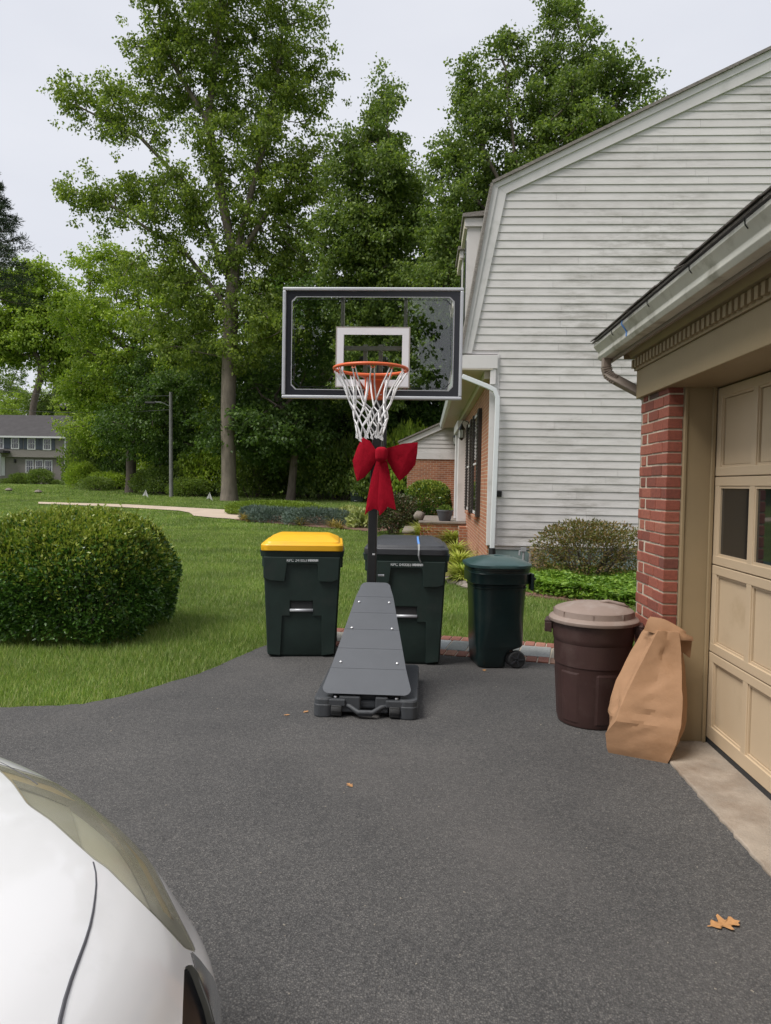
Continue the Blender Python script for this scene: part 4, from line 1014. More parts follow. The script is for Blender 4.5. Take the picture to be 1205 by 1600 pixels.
# ------------------------------------------------------------------ round brown can
rb0 = G(908, 1142)
can = thing('round_trash_can', 'round brown ribbed plastic trash can with a dusty tan lid', 'trash can', (rb0[0] + .115, rb0[1] + .235, 0), math.radians(20))
m = MB(); m.lathe([(.205, .0), (.222, .006), (.226, .02), (.238, .20), (.250, .40), (.2515, .405), (.256, .41), (.262, .56), (.264, .563), (.27, .60), (.274, .685), (.282, .69), (.282, .705)], 64); body = m.build('body', 'can_brown', can, smooth=True, auto=30, local=True)
def can_r(z): return float(np.interp(z, [.02, .20, .40, .56], [.226, .238, .250, .262]))
for q in range(6):           # raised panels round the lower wall
    a0 = q * math.pi / 3 + .05; rings = []
    for z in (.04, .39):
        pass
    P = []; n = 8
    m = MB(); grid = []
    for dz, e in ((.03, .0004), (.04, .004), (.362, .004), (.376, .0004)):
        grid.append([((can_r(dz) + e * (0 if k in (0, n) else 1)) * math.cos(a0 + .62 * k / n), (can_r(dz) + e * (0 if k in (0, n) else 1)) * math.sin(a0 + .62 * k / n), dz) for k in range(n + 1)])
    m.loft(grid, closed=False); m.build('wall_panel', 'can_brown', can, local=True)
for s in (0, 1):
    a0 = math.radians(165) + s * math.pi - math.radians(20); ca, sa = math.cos(a0), math.sin(a0); tx, ty = -sa, ca
    rings = []
    for k, (r_, z_) in enumerate(((.268, .67), (.318, .675), (.325, .655), (.30, .60), (.266, .585))):
        pass
    m = MB(); hw_ = .075
    prof2 = [(.270, .675), (.322, .672), (.318, .61), (.272, .60)]
    def hp3(r_, z_, t): return (r_ * ca + t * tx, r_ * sa + t * ty, z_)
    for t0, t1 in ((-hw_, -hw_ + .014), (hw_ - .014, hw_)):
        m.loft([[hp3(r_, z_, t0) for r_, z_ in prof2], [hp3(r_, z_, t1) for r_, z_ in prof2]])
    pr = [(.300, .628), (.322, .632), (.320, .606), (.298, .604)]
    m.loft([[hp3(r_, z_, -hw_) for r_, z_ in pr], [hp3(r_, z_, hw_) for r_, z_ in pr]])
    pr = [(.265, .69), (.324, .688), (.322, .672), (.265, .672)]
    m.loft([[hp3(r_, z_, -hw_) for r_, z_ in pr], [hp3(r_, z_, hw_) for r_, z_ in pr]])
    m.build('handle', 'can_brown', can, local=True, bevel=.005)
m = MB(); m.lathe([(.283, .69), (.297, .692), (.300, .70), (.300, .712), (.292, .722), (.276, .728), (.268, .734), (.262, .772), (.254, .778), (.21, .795), (.13, .815), (.05, .823), (.0, .824)], 64, cap0=True, cap1=False)
lidc = m.build('lid', 'can_lid', can, smooth=True, auto=32, local=True)
for q in range(8):
    a0 = q * math.pi / 4 + .2; MB().box((.266 * math.cos(a0), .266 * math.sin(a0), .752), (.008, .006, .036), rz=a0).build('lid_rib', 'can_lid', lidc, local=True)
m = MB(); m.tube([(.03, -.03, .823), (.08, -.05, .828), (.17, -.09, .808), (.20, -.105, .792)], [.012, .014, .014, .008], 8); m.build('lid_grip', 'can_lid', lidc, local=True, smooth=True)

# ------------------------------------------------------------------ kraft paper leaf bag leaning on the pier
def bag():
    A0, A1 = G(951, 1176), G(1043, 1193); d = (A1 - A0); d[2] = 0; Wb = np.linalg.norm(d); d /= Wb; n = np.array([-d[1], d[0], 0])
    if n[1] < 0: n = -n
    root = thing('paper_yard_bag', 'crumpled brown paper yard waste bag leaning on the brick pier', 'paper bag', tuple((A0 + A1) / 2 + n * .1))
    dep = .21
    # rings given by corners: front-left, front-right, back-right, back-left, in (along d, along n, z)
    L = [(0.00, [(.0, .0), (Wb, .0), (Wb + .01, dep), (.01, dep)]),
         (0.03, [(-.012, -.008), (Wb + .012, -.004), (Wb + .02, dep), (-.005, dep)]),
         (0.12, [(-.020, -.012), (Wb + .045, .0), (Wb + .05, dep + .02), (-.01, dep + .01)]),
         (0.21, [(.045, -.02), (Wb + .065, .02), (Wb + .07, dep + .04), (-.035, dep * .62)]),
         (0.27, [(.058, .0), (Wb + .07, .05), (Wb + .075, dep + .06), (-.03, dep * .68)]),
         (0.40, [(.10, .055), (Wb + .058, .10), (Wb + .06, dep + .09), (.0, dep * .85)]),
         (0.54, [(.155, .11), (Wb + .045, .16), (Wb + .045, dep + .10), (.055, dep + .02)]),
         (0.66, [(.205, .15), (Wb + .03, .19), (Wb + .03, dep + .09), (.11, dep + .05)]),
         (0.74, [(.24, .17), (Wb + .015, .205), (Wb + .01, dep + .085), (.15, dep + .06)])]
    g = np.random.default_rng(4); rings = []
    N = 14
    for z, c in L:
        ring = []
        for k in range(4):
            a, b2 = np.array(c[k]), np.array(c[(k + 1) % 4])
            for t in range(N):
                q = a + (b2 - a) * t / N
                ring.append(q)
        rings.append((z, np.array(ring)))
    # refine in height
    zs = np.linspace(0, .74, 44); zz = np.array([r[0] for r in rings]); RR_ = np.stack([r[1] for r in rings])
    out = []
    for z in zs:
        q = np.stack([[np.interp(z, zz, RR_[:, i, k]) for k in range(2)] for i in range(RR_.shape[1])]); out.append(q)
    out = np.array(out)
    ph = g.random(8) * 6; folds = []
    for _ in range(26):
        th = g.uniform(0, math.pi); na, nb = math.cos(th), math.sin(th); folds.append((na, nb, na * g.uniform(0, 1.2) + nb * g.uniform(0, .74), g.choice([-1, 1]) * g.uniform(.004, .010), g.uniform(.025, .055)))
    def W3(q, z, i):
        cen = out[min(int(z / .74 * 43), 43)].mean(0); r = q - cen; r = r / (np.linalg.norm(r) + 1e-6)
        s_ = i / (4 * N) * 2 * math.pi; edge = min(i % N, N - i % N) / (N / 2)
        cr1 = 0.0; ua = i / N * .3
        for (na, nb, c_, am, wd_) in folds: cr1 += am * max(0, 1 - abs(na * ua + nb * z - c_) / wd_)
        cr1 += .004 * math.sin(5 * s_ + 9 * z + ph[0])
        fold = -.002 * max(0, 1 - abs(z - .25) / .03) + .003 * max(0, 1 - abs(z - .30) / .05)
        sag = edge * float(np.interp(z, [0, .1, .24, .34, .6, .74], [.0, .012, .006, -.012, -.022, -.01]))
        off = (cr1 * (.35 + .65 * edge) + fold * (.5 + .5 * edge) + sag) * min(1, z / .05)
        q = q + r * off
        p = A0 + d * q[0] + n * q[1]; return (p[0], p[1], z + (.006 * math.sin(5 * s_) * edge if z > .7 else 0))
    m = MB(); m.loft([[W3(out[k][i], zs[k], i) for i in range(4 * N)] for k in range(len(zs))])
    bd = m.build('bag_body', 'kraft_paper', root, smooth=True, auto=11)
    # rolled top: a soft rounded ridge, high on the left and folded down over the right
    def q3(u, v, z): p = A0 + d * u + n * v; return np.array((p[0], p[1], z))
    m = MB(); rings = []
    for t in np.linspace(0, 1, 11):
        u = .155 + (Wb + .01 - .155) * t; zt2 = .815 - .02 * t - .085 * max(0, t - .35) ** 1.3; zl = .735 - .045 * t; v0 = .175 + .035 * t
        wob = .004 * math.sin(t * 11); hang = .02 + .10 * max(0, t - .25)
        rings.append([tuple(q3(u + .01 * k2, v, z)) for k2, (v, z) in enumerate(((v0 - .002 + wob, zl), (v0 + .012, zl + .035), (v0 + .03, zt2 - .012), (v0 + .048, zt2), (v0 + .068, zt2 - .012), (v0 + .082, zl + .02 - hang), (v0 + .085, zl - .02 - hang), (v0 + .07, zl - .02 - hang), (v0 + .055, zl + .02), (v0 + .03, zl)))])
    m.loft(rings); m.build('rolled_top', 'kraft_paper', root, smooth=True, auto=60)
    return root
bag()
# ------------------------------------------------------------------ white car, nose towards the garage door
pmat('car_paint', (.69, .69, .70), .30, .01, 2, coat=.9, dirt=((.64, .64, .645), .55, .8, 9))
pmat('car_gap', (.06, .06, .07), .6, .1, 5)
pmat('car_black', (.01, .01, .012), .25, .1, 5)
pmat('chrome', (.72, .75, .78), .12, .03, 4, metal=1)
pmat('reflector', (.80, .80, .78), .35, .05, 6, metal=.5)
pmat('lamp_inner', (.26, .26, .235), .5, .1, 6)
pmat('tyre', (.02, .02, .02), .85, .2, 20)
pmat('alloy', (.42, .43, .45), .35, .05, 6, metal=.8)
pmat('lamp_amber', (.36, .27, .15), .5, .1, 9)
pmat('lamp_edge', (.27, .265, .22), .4, .1, 9)
window_mat('car_glass', (.02, .022, .025))
def lens_mat():
    m, n, b = new_mat('hazed_lens'); v = coords(n, 'World')
    c = ramp(n, noise(n, v, 9, 4), [(.3, (.44, .42, .32)), (.7, (.56, .55, .48))])
    n.links.new(c, b.inputs['Base Color']); b.inputs['Roughness'].default_value = .22; b.inputs['Coat Weight'].default_value = .8; b.inputs['Coat Roughness'].default_value = .08
    t = n.nodes.new('ShaderNodeBsdfTransparent'); t.inputs[0].default_value = (.93, .92, .80, 1)
    ms = n.nodes.new('ShaderNodeMixShader'); ms.inputs[0].default_value = .36
    n.links.new(t.outputs[0], ms.inputs[1]); n.links.new(b.outputs[0], ms.inputs[2]); n.links.new(ms.outputs[0], n.nodes['Material Output'].inputs[0]); MATS['hazed_lens'] = m
lens_mat()
CA = -.1464; CN = np.array([-.405, .93, 0.0])
cf = np.array([math.cos(CA), math.sin(CA), 0]); clft = np.array([-math.sin(CA), math.cos(CA), 0])
def car_w(u, v, z): return CN + cf * u + clft * v + np.array([0, 0, z])
def make_car():
    car = thing('white_car', 'white car nose with hazed yellowed headlight and chrome grille edge', 'car', car_w(-2.3, 0, 0))
    lev = np.array([  # half width, inset of nose, z front, z back, exponent
        (.82, .12, .16, .20, 3.0), (.87, .035, .24, .28, 3.0), (.895, .0, .36, .42, 2.9), (.90, .0, .47, .52, 2.8), (.90, .012, .54, .60, 2.75), (.895, .045, .60, .70, 2.7),
        (.885, .085, .655, .80, 2.6), (.865, .13, .70, .875, 2.5), (.83, .19, .74, .93, 2.45), (.76, .28, .785, .965, 2.4), (.62, .42, .83, .985, 2.4), (.42, .62, .875, 1.0, 2.4), (.2, .85, .915, 1.005, 2.4), (.0, 1.05, .94, 1.01, 2.4)])
    lev[:, 2] *= 1.0229; lev[:, 3] *= .9616; lev[:, 4] = 2 + (lev[:, 4] - 2) * 1.0656; lev[4:, 1] *= .901; lev[:, 0] *= 1.0345; lev[1:5, 1] -= .016
    K = 120; kk = np.linspace(0, len(lev) - 1, K)
    # Catmull-Rom through the levels
    def cr(t):
        i = int(min(max(math.floor(t), 0), len(lev) - 2)); f = t - i
        p0, p1, p2, p3 = lev[max(i - 1, 0)], lev[i], lev[i + 1], lev[min(i + 2, len(lev) - 1)]
        return .5 * ((2 * p1) + (-p0 + p2) * f + (2 * p0 - 5 * p1 + 4 * p2 - p3) * f * f + (-p0 + 3 * p1 - 3 * p2 + p3) * f ** 3)
    Lc = 1.30; NP = 241; ph = np.linspace(-math.pi / 2, math.pi / 2, NP)
    U = np.zeros((K, NP)); Vv = np.zeros((K, NP)); Z = np.zeros((K, NP))
    for k in range(K):
        w_, ins, zf, zb, ex = cr(kk[k])
        s, c = np.sin(ph), np.cos(ph)
        Vv[k] = max(w_, 0) * np.sign(s) * np.abs(s) ** (2 / ex); u = -Lc + (Lc - ins) * np.abs(c) ** (2 / ex); U[k] = u
        t = np.clip((-u - ins) / (Lc - ins), 0, 1); Z[k] = zf + (zb - zf) * t ** .85
    P = CN + U[..., None] * cf + Vv[..., None] * clft; P[..., 2] = Z
    flat = P.reshape(-1, 3)
    # classify faces on the left half by the photo, mirror to the right half
    a = np.arange(K * NP).reshape(K, NP); q = np.stack([a[:-1, :-1], a[:-1, 1:], a[1:, 1:], a[1:, :-1]], -1)
    cen = flat[q].mean(2)
    px, py = projv(cen)
    sc = lambda L: [(x * .332, 1150 + y * .332) for x, y in L]
    HEAD = sc([(-260, 75), (-120, 100), (0, 132), (90, 158), (250, 208), (400, 268), (510, 340), (610, 440), (680, 530), (740, 640), (800, 760), (860, 880), (915, 990), (925, 1020), (870, 1000), (750, 870), (620, 740), (500, 620), (440, 580), (350, 500), (240, 400), (130, 325), (60, 225), (0, 165), (-120, 125)])
    GRIL = sc([(868, 1090), (885, 1078), (915, 1078), (935, 1140), (980, 1260), (1005, 1356), (1040, 1500), (1060, 1800), (850, 1800), (858, 1356)])
    CHRO = sc([(895, 1015), (935, 1055), (1000, 1140), (1024, 1220), (1055, 1356), (1090, 1600), (1100, 1800), (1060, 1800), (1040, 1500), (1006, 1356), (982, 1262), (937, 1142), (915, 1090)])
    du = np.gradient(P, axis=1); dk = np.gradient(P, axis=0); nrm = np.cross(du, dk); nrm /= np.linalg.norm(nrm, axis=-1, keepdims=True) + 1e-9
    if nrm[K // 3, NP // 2] @ cf < 0: nrm = -nrm
    half = (NP - 1) // 2
    # left half as triangles, cut along outlines measured in the photograph, then mirrored
    hq = q[:, half:].reshape(-1, 4); T0 = np.concatenate([hq[:, [0, 1, 2]], hq[:, [0, 2, 3]]])
    st = dict(V=flat.copy(), N=nrm.reshape(-1, 3).copy(), K=np.repeat(kk, NP))
    def sdist(poly, V):
        x, y = projv(V); d = np.full(len(x), 1e9); n_ = len(poly)
        for i_ in range(n_):
            x0, y0 = poly[i_]; x1, y1 = poly[(i_ + 1) % n_]; ex, ey = x1 - x0, y1 - y0; t = np.clip(((x - x0) * ex + (y - y0) * ey) / (ex * ex + ey * ey + 1e-9), 0, 1)
            d = np.minimum(d, np.hypot(x - x0 - t * ex, y - y0 - t * ey))
        return np.where(inpoly(x, y, poly), -d, d)
    def cut(T, f):
        '''split triangles T by the zero line of the vertex function f; returns (inside, outside)'''
        s_ = f(st); neg = s_[T] < 0; cnt = neg.sum(1); inn = [T[cnt == 3]]; out = [T[cnt == 0]]; newv = []; newn = []; newk = []; base_ = len(st['V']); a_in = []; a_out = []; cache = {}
        def ev(a, b):
            key = (min(a, b), max(a, b))
            if key not in cache:
                t = s_[a] / (s_[a] - s_[b]); cache[key] = base_ + len(newv); newv.append(st['V'][a] * (1 - t) + st['V'][b] * t); newn.append(st['N'][a] * (1 - t) + st['N'][b] * t); newk.append(st['K'][a] * (1 - t) + st['K'][b] * t)
            return cache[key]
        for tri in T[(cnt == 1) | (cnt == 2)]:
            sg = [s_[v_] < 0 for v_ in tri]; odd = sg.index(sum(sg) == 1); a, b, c = tri[odd], tri[(odd + 1) % 3], tri[(odd + 2) % 3]; ab, ac = ev(a, b), ev(a, c)
            one, two = [(a, ab, ac)], [(ab, b, c), (ab, c, ac)]
            if sum(sg) == 1: a_in += one; a_out += two
            else: a_out += one; a_in += two
        if newv:
            st['V'] = np.concatenate([st['V'], newv]); st['N'] = np.concatenate([st['N'], newn]); st['K'] = np.concatenate([st['K'], newk]); inn.append(np.array(a_in).reshape(-1, 3)); out.append(np.array(a_out).reshape(-1, 3))
        return np.concatenate(inn), np.concatenate(out)
    up_only = lambda lo: (lambda s: np.where(s['K'] > lo, 0, 50.0))
    lamp, rest = cut(T0, lambda s: sdist(HEAD, s['V']) + np.where(s['K'] < 3.4, 80, 0))
    chro, rest = cut(rest, lambda s: sdist(CHRO, s['V']) + np.where(s['K'] < 2.5, 80, 0))
    gril, rest = cut(rest, lambda s: sdist(GRIL, s['V']) + np.where(s['K'] < 2.5, 80, 0))
    gask, lamp = cut(lamp, lambda s: -(sdist(HEAD, s['V']) + 2.2))
    edgeb, lamp = cut(lamp, lambda s: np.maximum(-(sdist(HEAD, s['V']) + 9.5), np.where(projv(s['V'])[0] * .78 - (projv(s['V'])[1] - 1222) > 5, -50, 50)))
    refl, turn = cut(lamp, lambda s: (128 + (projv(s['V'])[1] - 1270) * .30) - projv(s['V'])[0])
    def largest(T):
        lab = {v_: v_ for v_ in np.unique(T)}
        def fnd(a):
            while lab[a] != a: lab[a] = lab[lab[a]]; a = lab[a]
            return a
        for a, b, c in T: ra, rb_, rc = fnd(a), fnd(b), fnd(c); lab[rb_] = ra; lab[fnd(c)] = fnd(a)
        r = np.array([fnd(a) for a in T[:, 0]]); u_, n_ = np.unique(r, return_counts=True); return T[r == u_[n_.argmax()]]
    def part(name, T, mat, par=car, push=0.0, both=True):
        res = []
        if name in ('grille', 'grille_surround'): T = largest(T)
        for s in (1, -1) if both is True else (both,):
            ids, inv_ = np.unique(T, return_inverse=True); V = st['V'][ids] + st['N'][ids] * push
            if s < 0:
                r_ = V - CN; v_ = r_ @ clft; V = V - 2 * v_[:, None] * clft
            li = inv_.reshape(T.shape)[:, ::s].ravel(); res.append((V - wloc(par), li))
        V = np.concatenate([r[0] for r in res]); li = res[0][1] if len(res) == 1 else np.concatenate([res[0][1], res[1][1] + len(res[0][0])])
        o = bulk(name, V, li, np.arange(0, len(li), 3), mat, par, smooth=True)
        b_ = bmesh.new(); b_.from_mesh(o.data); bmesh.ops.remove_doubles(b_, verts=b_.verts, dist=1e-5); b_.to_mesh(o.data); b_.free(); return o
    part('front_body', rest, 'car_paint')
    for s in (1, -1):
        hl = part('headlight', np.concatenate([refl, turn, edgeb]), 'hazed_lens', both=s)
        part('lamp_gasket', gask, 'lamp_edge', hl, -.001, s); part('reflector', refl, 'reflector', hl, -.035, s); part('lens_edge', edgeb, 'lamp_amber', hl, -.012, s); part('turn_lamp', turn, 'lamp_inner', hl, -.03, s)
        part('grille_surround', chro, 'chrome', car, .003, s); part('grille', gril, 'car_black', car, -.012, s)
    # hood shut line traced on the surface
    tree = flat.reshape(K, NP, 3); PX, PY = projv(tree)
    gap = sc([(440, 588), (450, 640), (453, 700), (448, 760), (438, 820), (420, 900), (400, 970), (375, 1050), (345, 1130), (310, 1230), (272, 1356)])
    pts = []
    okm = np.zeros((K, NP), bool); okm[K // 3:, half:] = True
    for (gx, gy) in gap:
        d2 = np.where(okm, (PX - gx) ** 2 + (PY - gy) ** 2, 1e9); i = np.unravel_index(d2.argmin(), d2.shape); pts.append((U[i], Vv[i], Z[i]))
    pts = np.array(pts); u0, v0, z0 = pts[-1]
    ext = [(u0 + (.012) * (1 - (1 - t) ** 2) + .05 * t, v0 * (1 - t), z0 + .0) for t in np.linspace(0, 1, 9)[1:]]
    def surf_z(u, v):
        d2 = (U - u) ** 2 + (Vv - v) ** 2 + np.where(np.arange(K)[:, None] < K // 3, 1e3, 0); return Z[np.unravel_index(d2.argmin(), d2.shape)]
    allp = [tuple(p) for p in pts] + [(u, v, surf_z(u, v)) for u, v, z in ext]
    sm = np.array(allp)
    for _ in range(2): sm[1:-1] = (sm[:-2] + 2 * sm[1:-1] + sm[2:]) / 4
    for s in (1, -1):
        m = MB(); m.tube([car_w(u, s * v, z - .0004) for u, v, z in sm], np.interp(np.arange(len(sm)), [0, len(sm) * .35, len(sm) - 1], [.0018, .0036, .0048]), 6); m.build('hood_gap', 'car_gap', car)
        # hood / fender line running back from the lamp
        k5 = int(np.argmin(abs(kk - 8.9))); line = []
        for i in range(half + int(half * .62), NP - 1, 4): line.append(car_w(U[k5, i], s * Vv[k5, i], Z[k5, i] - .0006))
        m = MB(); m.tube(line, .0018, 5); m.build('fender_gap', 'car_gap', car)
    # rest of the body
    secs = []
    for (u, wsc, zadd) in ((-1.30, 1.0, 0), (-2.2, 1.0, .0), (-3.1, 1.0, .02), (-3.9, .99, .04), (-4.35, .95, .05), (-4.6, .85, .02)):
        prof = [(.82, .20), (.87, .28), (.895, .42), (.90, .52), (.90, .60), (.895, .70), (.885, .80), (.865, .875), (.83, .93), (.76, .965), (.62, .985), (.42, 1.0), (.2, 1.005), (0, 1.01)]
        h = [(v * wsc, z + zadd * (z - .2)) for v, z in prof]; full = h + [(-v, z) for v, z in h[::-1][1:]]
        secs.append([tuple(car_w(u, v, z)) for v, z in full])
    m = MB(); m.loft(secs, closed=False); n_ = len(secs[0]); m.add(secs[-1], [tuple(range(n_))]); m.build('rear_body', 'car_paint', car, smooth=True)
    m = MB(); m.add([tuple(car_w(u, v, .2)) for u, v in ((-.2, -.8), (-.2, .8), (-4.5, .78), (-4.5, -.78))], [(0, 1, 2, 3)]); m.build('underbody', 'car_black', car)
    low = [(-1.15, .0), (-1.2, .60), (-1.4, .76), (-3.2, .78), (-4.0, .66), (-4.1, .0)]
    hi = [(-1.95, .0), (-2.0, .50), (-2.15, .58), (-3.1, .58), (-3.4, .50), (-3.45, .0)]
    def ringc(L, z): return [tuple(car_w(u, v, z)) for u, v in L] + [tuple(car_w(u, -v, z)) for u, v in L[::-1][1:-1]]
    m = MB(); m.loft([ringc(low, .985), ringc(hi, 1.40)], True, False, False); m.build('cabin_glass', 'car_glass', car)
    m = MB(); m.loft([ringc(hi, 1.40), ringc([(u * .98 - .05, v * .85) for u, v in hi], 1.45)], True, False, True); m.build('roof', 'car_paint', car, smooth=True)
    for u in (-.98, -3.7):
        for s in (1, -1):
            m = MB(); m.lathe([(.36, -.004), (.375, .001), (.36, .004)], 32); V = np.array(m.v); m.v = [tuple(car_w(u + p[0], s * (.893) + p[2], .34 + p[1])) for p in V]; m.build('wheel_arch', 'car_black', car)
            m = MB(); m.lathe([(.2, -.1), (.30, -.1), (.325, -.08), (.325, .0), (.31, .012), (.22, .014)], 36); V = np.array(m.v); m.v = [tuple(car_w(u + p[0], s * (.893 + p[2]), .325 + p[1])) for p in V]; wh = m.build('wheel', 'tyre', car, smooth=True, auto=40)
            m = MB(); m.lathe([(.215, .012), (.2, .02), (.05, .016)], 24); V = np.array(m.v); m.v = [tuple(car_w(u + p[0], s * (.893 + p[2]), .325 + p[1])) for p in V]; m.build('rim', 'alloy', wh, smooth=True)
make_car()
# ------------------------------------------------------------------ shrubs
def mound_points(n, rx, ry, h, g, pw=2.6, thick=.22, lump=.05):
    """points in the outer shell of a clipped, rounded mound standing on z=0, with outward normals"""
    d = g.normal(size=(n, 3)); d /= np.linalg.norm(d, axis=1, keepdims=True); d[:, 2] = np.where(d[:, 2] < -.55, -d[:, 2], d[:, 2])
    r = (np.abs(d[:, 0]) ** pw + np.abs(d[:, 1]) ** pw + np.abs(d[:, 2]) ** pw) ** (-1 / pw)
    a = np.arctan2(d[:, 1], d[:, 0]); lum = 1 + lump * (np.sin(a * 5 + 3 * d[:, 2]) * .5 + np.sin(a * 3 - 7 * d[:, 2] + 1) * .5 + .5 * np.sin(13 * a + 9 * d[:, 2]))
    sh = 1 - thick * g.random(n) ** 1.7
    p = d * (r * lum * sh)[:, None]
    zz = p[:, 2] * np.where(p[:, 2] > 0, h * .58, h * .55) + h * .42
    return np.c_[p[:, 0] * rx, p[:, 1] * ry, np.maximum(zz, .01 + .05 * g.random(n))], d
def shrub(name, label, cat, loc, rx, ry, h, n, L, Wd, mat, g=None, group=None, pw=2.6, thick=.22, lump=.05, newmat=None, stems=7, spread=.55, parent=None):
    g = g or np.random.default_rng(abs(hash(name)) % 1000)
    root = thing(name, label, cat, loc, 0, group)
    P, D = mound_points(n, rx, ry, h, g, pw, thick, lump)
    DD = D * .7 + g.normal(size=D.shape) * spread + np.array([0, 0, .25])
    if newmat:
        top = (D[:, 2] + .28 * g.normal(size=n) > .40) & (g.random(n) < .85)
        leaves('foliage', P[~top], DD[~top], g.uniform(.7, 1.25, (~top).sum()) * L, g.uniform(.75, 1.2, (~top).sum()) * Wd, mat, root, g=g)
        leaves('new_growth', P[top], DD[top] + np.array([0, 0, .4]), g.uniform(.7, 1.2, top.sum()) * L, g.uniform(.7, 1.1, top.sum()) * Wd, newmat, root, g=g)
    else: leaves('foliage', P, DD, g.uniform(.7, 1.3, n) * L, g.uniform(.75, 1.25, n) * Wd, mat, root, g=g)
    m = MB()
    for k in range(stems):
        a = g.random() * 6.28; e = np.array([math.cos(a) * rx * .75, math.sin(a) * ry * .75, h * g.uniform(.5, .68)]); b = np.array([math.cos(a) * rx * .12, math.sin(a) * ry * .12, -.03])
        mid = (b + e) / 2 + np.array([0, 0, h * .08]) + g.normal(size=3) * .05 * rx
        m.tube([b, mid, e], [.022 * h, .014 * h, .006 * h], 5)
        for q in range(3):
            e2 = mid + (e - b) * .4 + g.normal(size=3) * np.array([rx, ry, h]) * np.array([.2, .2, .08]); m.tube([mid, e2], [.01 * h, .004 * h], 4)
    m.build('stems', 'bark', root, local=True)
    return root
g = np.random.default_rng(21)
bz = pG(125, 1017)
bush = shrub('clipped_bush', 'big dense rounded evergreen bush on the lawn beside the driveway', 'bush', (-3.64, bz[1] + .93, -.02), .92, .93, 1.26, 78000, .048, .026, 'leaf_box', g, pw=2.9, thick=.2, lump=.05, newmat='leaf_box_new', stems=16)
Pq, Dq = mound_points(420, .92, .93, 1.26, g, 2.9, .02, .05); mq = Dq[:, 2] > -.1; Pq, Dq = Pq[mq], Dq[mq]; PP = []; DQ = []
for p_, d_ in zip(Pq, Dq):           # stray shoots
    dr = d_ * .6 + np.array([0, 0, .8]) + g.normal(size=3) * .25; dr /= np.linalg.norm(dr); l_ = g.uniform(.03, .10)
    for k in range(7): PP.append(p_ + dr * l_ * k / 6); DQ.append(dr + g.normal(size=3) * .8)
leaves('stray_shoots', np.array(PP), np.array(DQ), g.uniform(.03, .05, len(PP)), g.uniform(.016, .026, len(PP)), 'leaf_box_new', bush, g=g)
az = WY(921, 900, 12.3)
shrub('azalea_bush', 'sparse reddish green azalea against the clapboard wall', 'bush', (az[0], 12.35, 0), .95, .55, 1.03, 9000, .055, .022, 'leaf_azalea', g, pw=2.6, thick=.55, lump=.06, stems=26)
q = scatter_poly([tuple(pG(*p)) for p in ((820, 925), (900, 938), (1003, 951))] + [(5, 9.5), (5, 12.2), tuple(pG(836, 893))], 5200, g)
n = len(q); hz_ = .16 + .05 * np.sin(q[:, 0] * 5) * np.sin(q[:, 1] * 4 + 1)
Pp = []; Dd = []
for k in range(6):
    a = k * 6.283 / 6 + g.random(n); Pp.append(np.c_[q, hz_ + g.random(n) * .05 - .02]); Dd.append(np.c_[np.cos(a), np.sin(a), g.uniform(-.1, .55, n)])
q2 = scatter_poly([tuple(pG(*p)) for p in ((820, 926), (900, 939), (1003, 952), (1003, 946), (900, 933), (820, 920))], 1500, g)
Pp.append(np.c_[q2, g.uniform(.0, .14, len(q2))]); Dd.append(np.c_[g.normal(size=(len(q2), 2)), g.uniform(.0, .8, len(q2))])
o = leaves('ground_cover', np.concatenate(Pp), np.concatenate(Dd), g.uniform(.06, .10, n * 6 + len(q2)), g.uniform(.03, .045, n * 6 + len(q2)), 'leaf_pachy', g=g, droop=.15); o['kind'] = 'stuff'
tag(o, 'bright green leafy ground cover in front of the azalea', 'ground cover')

def grass_clump(name, label, cat, loc, r, n, L, wd, mat, group=None):
    root = thing(name, label, cat, loc, 0, group); V = []; T = []
    m = MB()
    for k in range(n):
        a = g.random() * 6.283; el = g.uniform(.35, 1.35); b = np.array([math.cos(a), math.sin(a), 0]) * g.random() * .12 * r
        d = np.array([math.cos(a) * math.cos(el), math.sin(a) * math.cos(el), math.sin(el)]); l = L * g.uniform(.7, 1.15); t = np.array([-math.sin(a), math.cos(a), 0]) * wd / 2
        p1 = b + d * l * .55; p2 = b + d * l + np.array([math.cos(a), math.sin(a), -1.1]) * l * .22
        m.add([b - t, b + t, p1 + t, p1 - t, p2], [(0, 1, 2, 3), (3, 2, 4)])
    m.build('blades', mat, root, local=True, fix=False); return root
lir = [((661, 846), 'largest yellow green grass clump by the stone edging'), ((706, 849), 'small yellow green grass clump near the flower pot'), ((712, 873), 'yellow green grass clump midway along the brick front wall'), ((718, 893), 'yellow green grass clump just behind the domed bin lid'), ((722, 909), 'lowest yellow green grass clump at the front of the mulch bed')]
for i, (p, lb) in enumerate(lir):
    w_ = G(p[0], p[1], .02); sc_ = 1.25 if i == 0 else .95
    grass_clump('ornamental_grass', lb, 'plant', (w_[0], w_[1], .01), .3, 300, (.80 if i == 0 else .56) * (1 if i < 4 else .8), .028, 'leaf_liriope', 'ornamental grasses in the mulch bed')
wl_ = WY(752, 868, 12.75); shrub('low_plant', 'low bright green plant at the foot of the white downspout', 'plant', (wl_[0] - .08, 12.7, 0), .32, .22, .26, 900, .07, .04, 'leaf_pachy', g, stems=3, thick=.5)
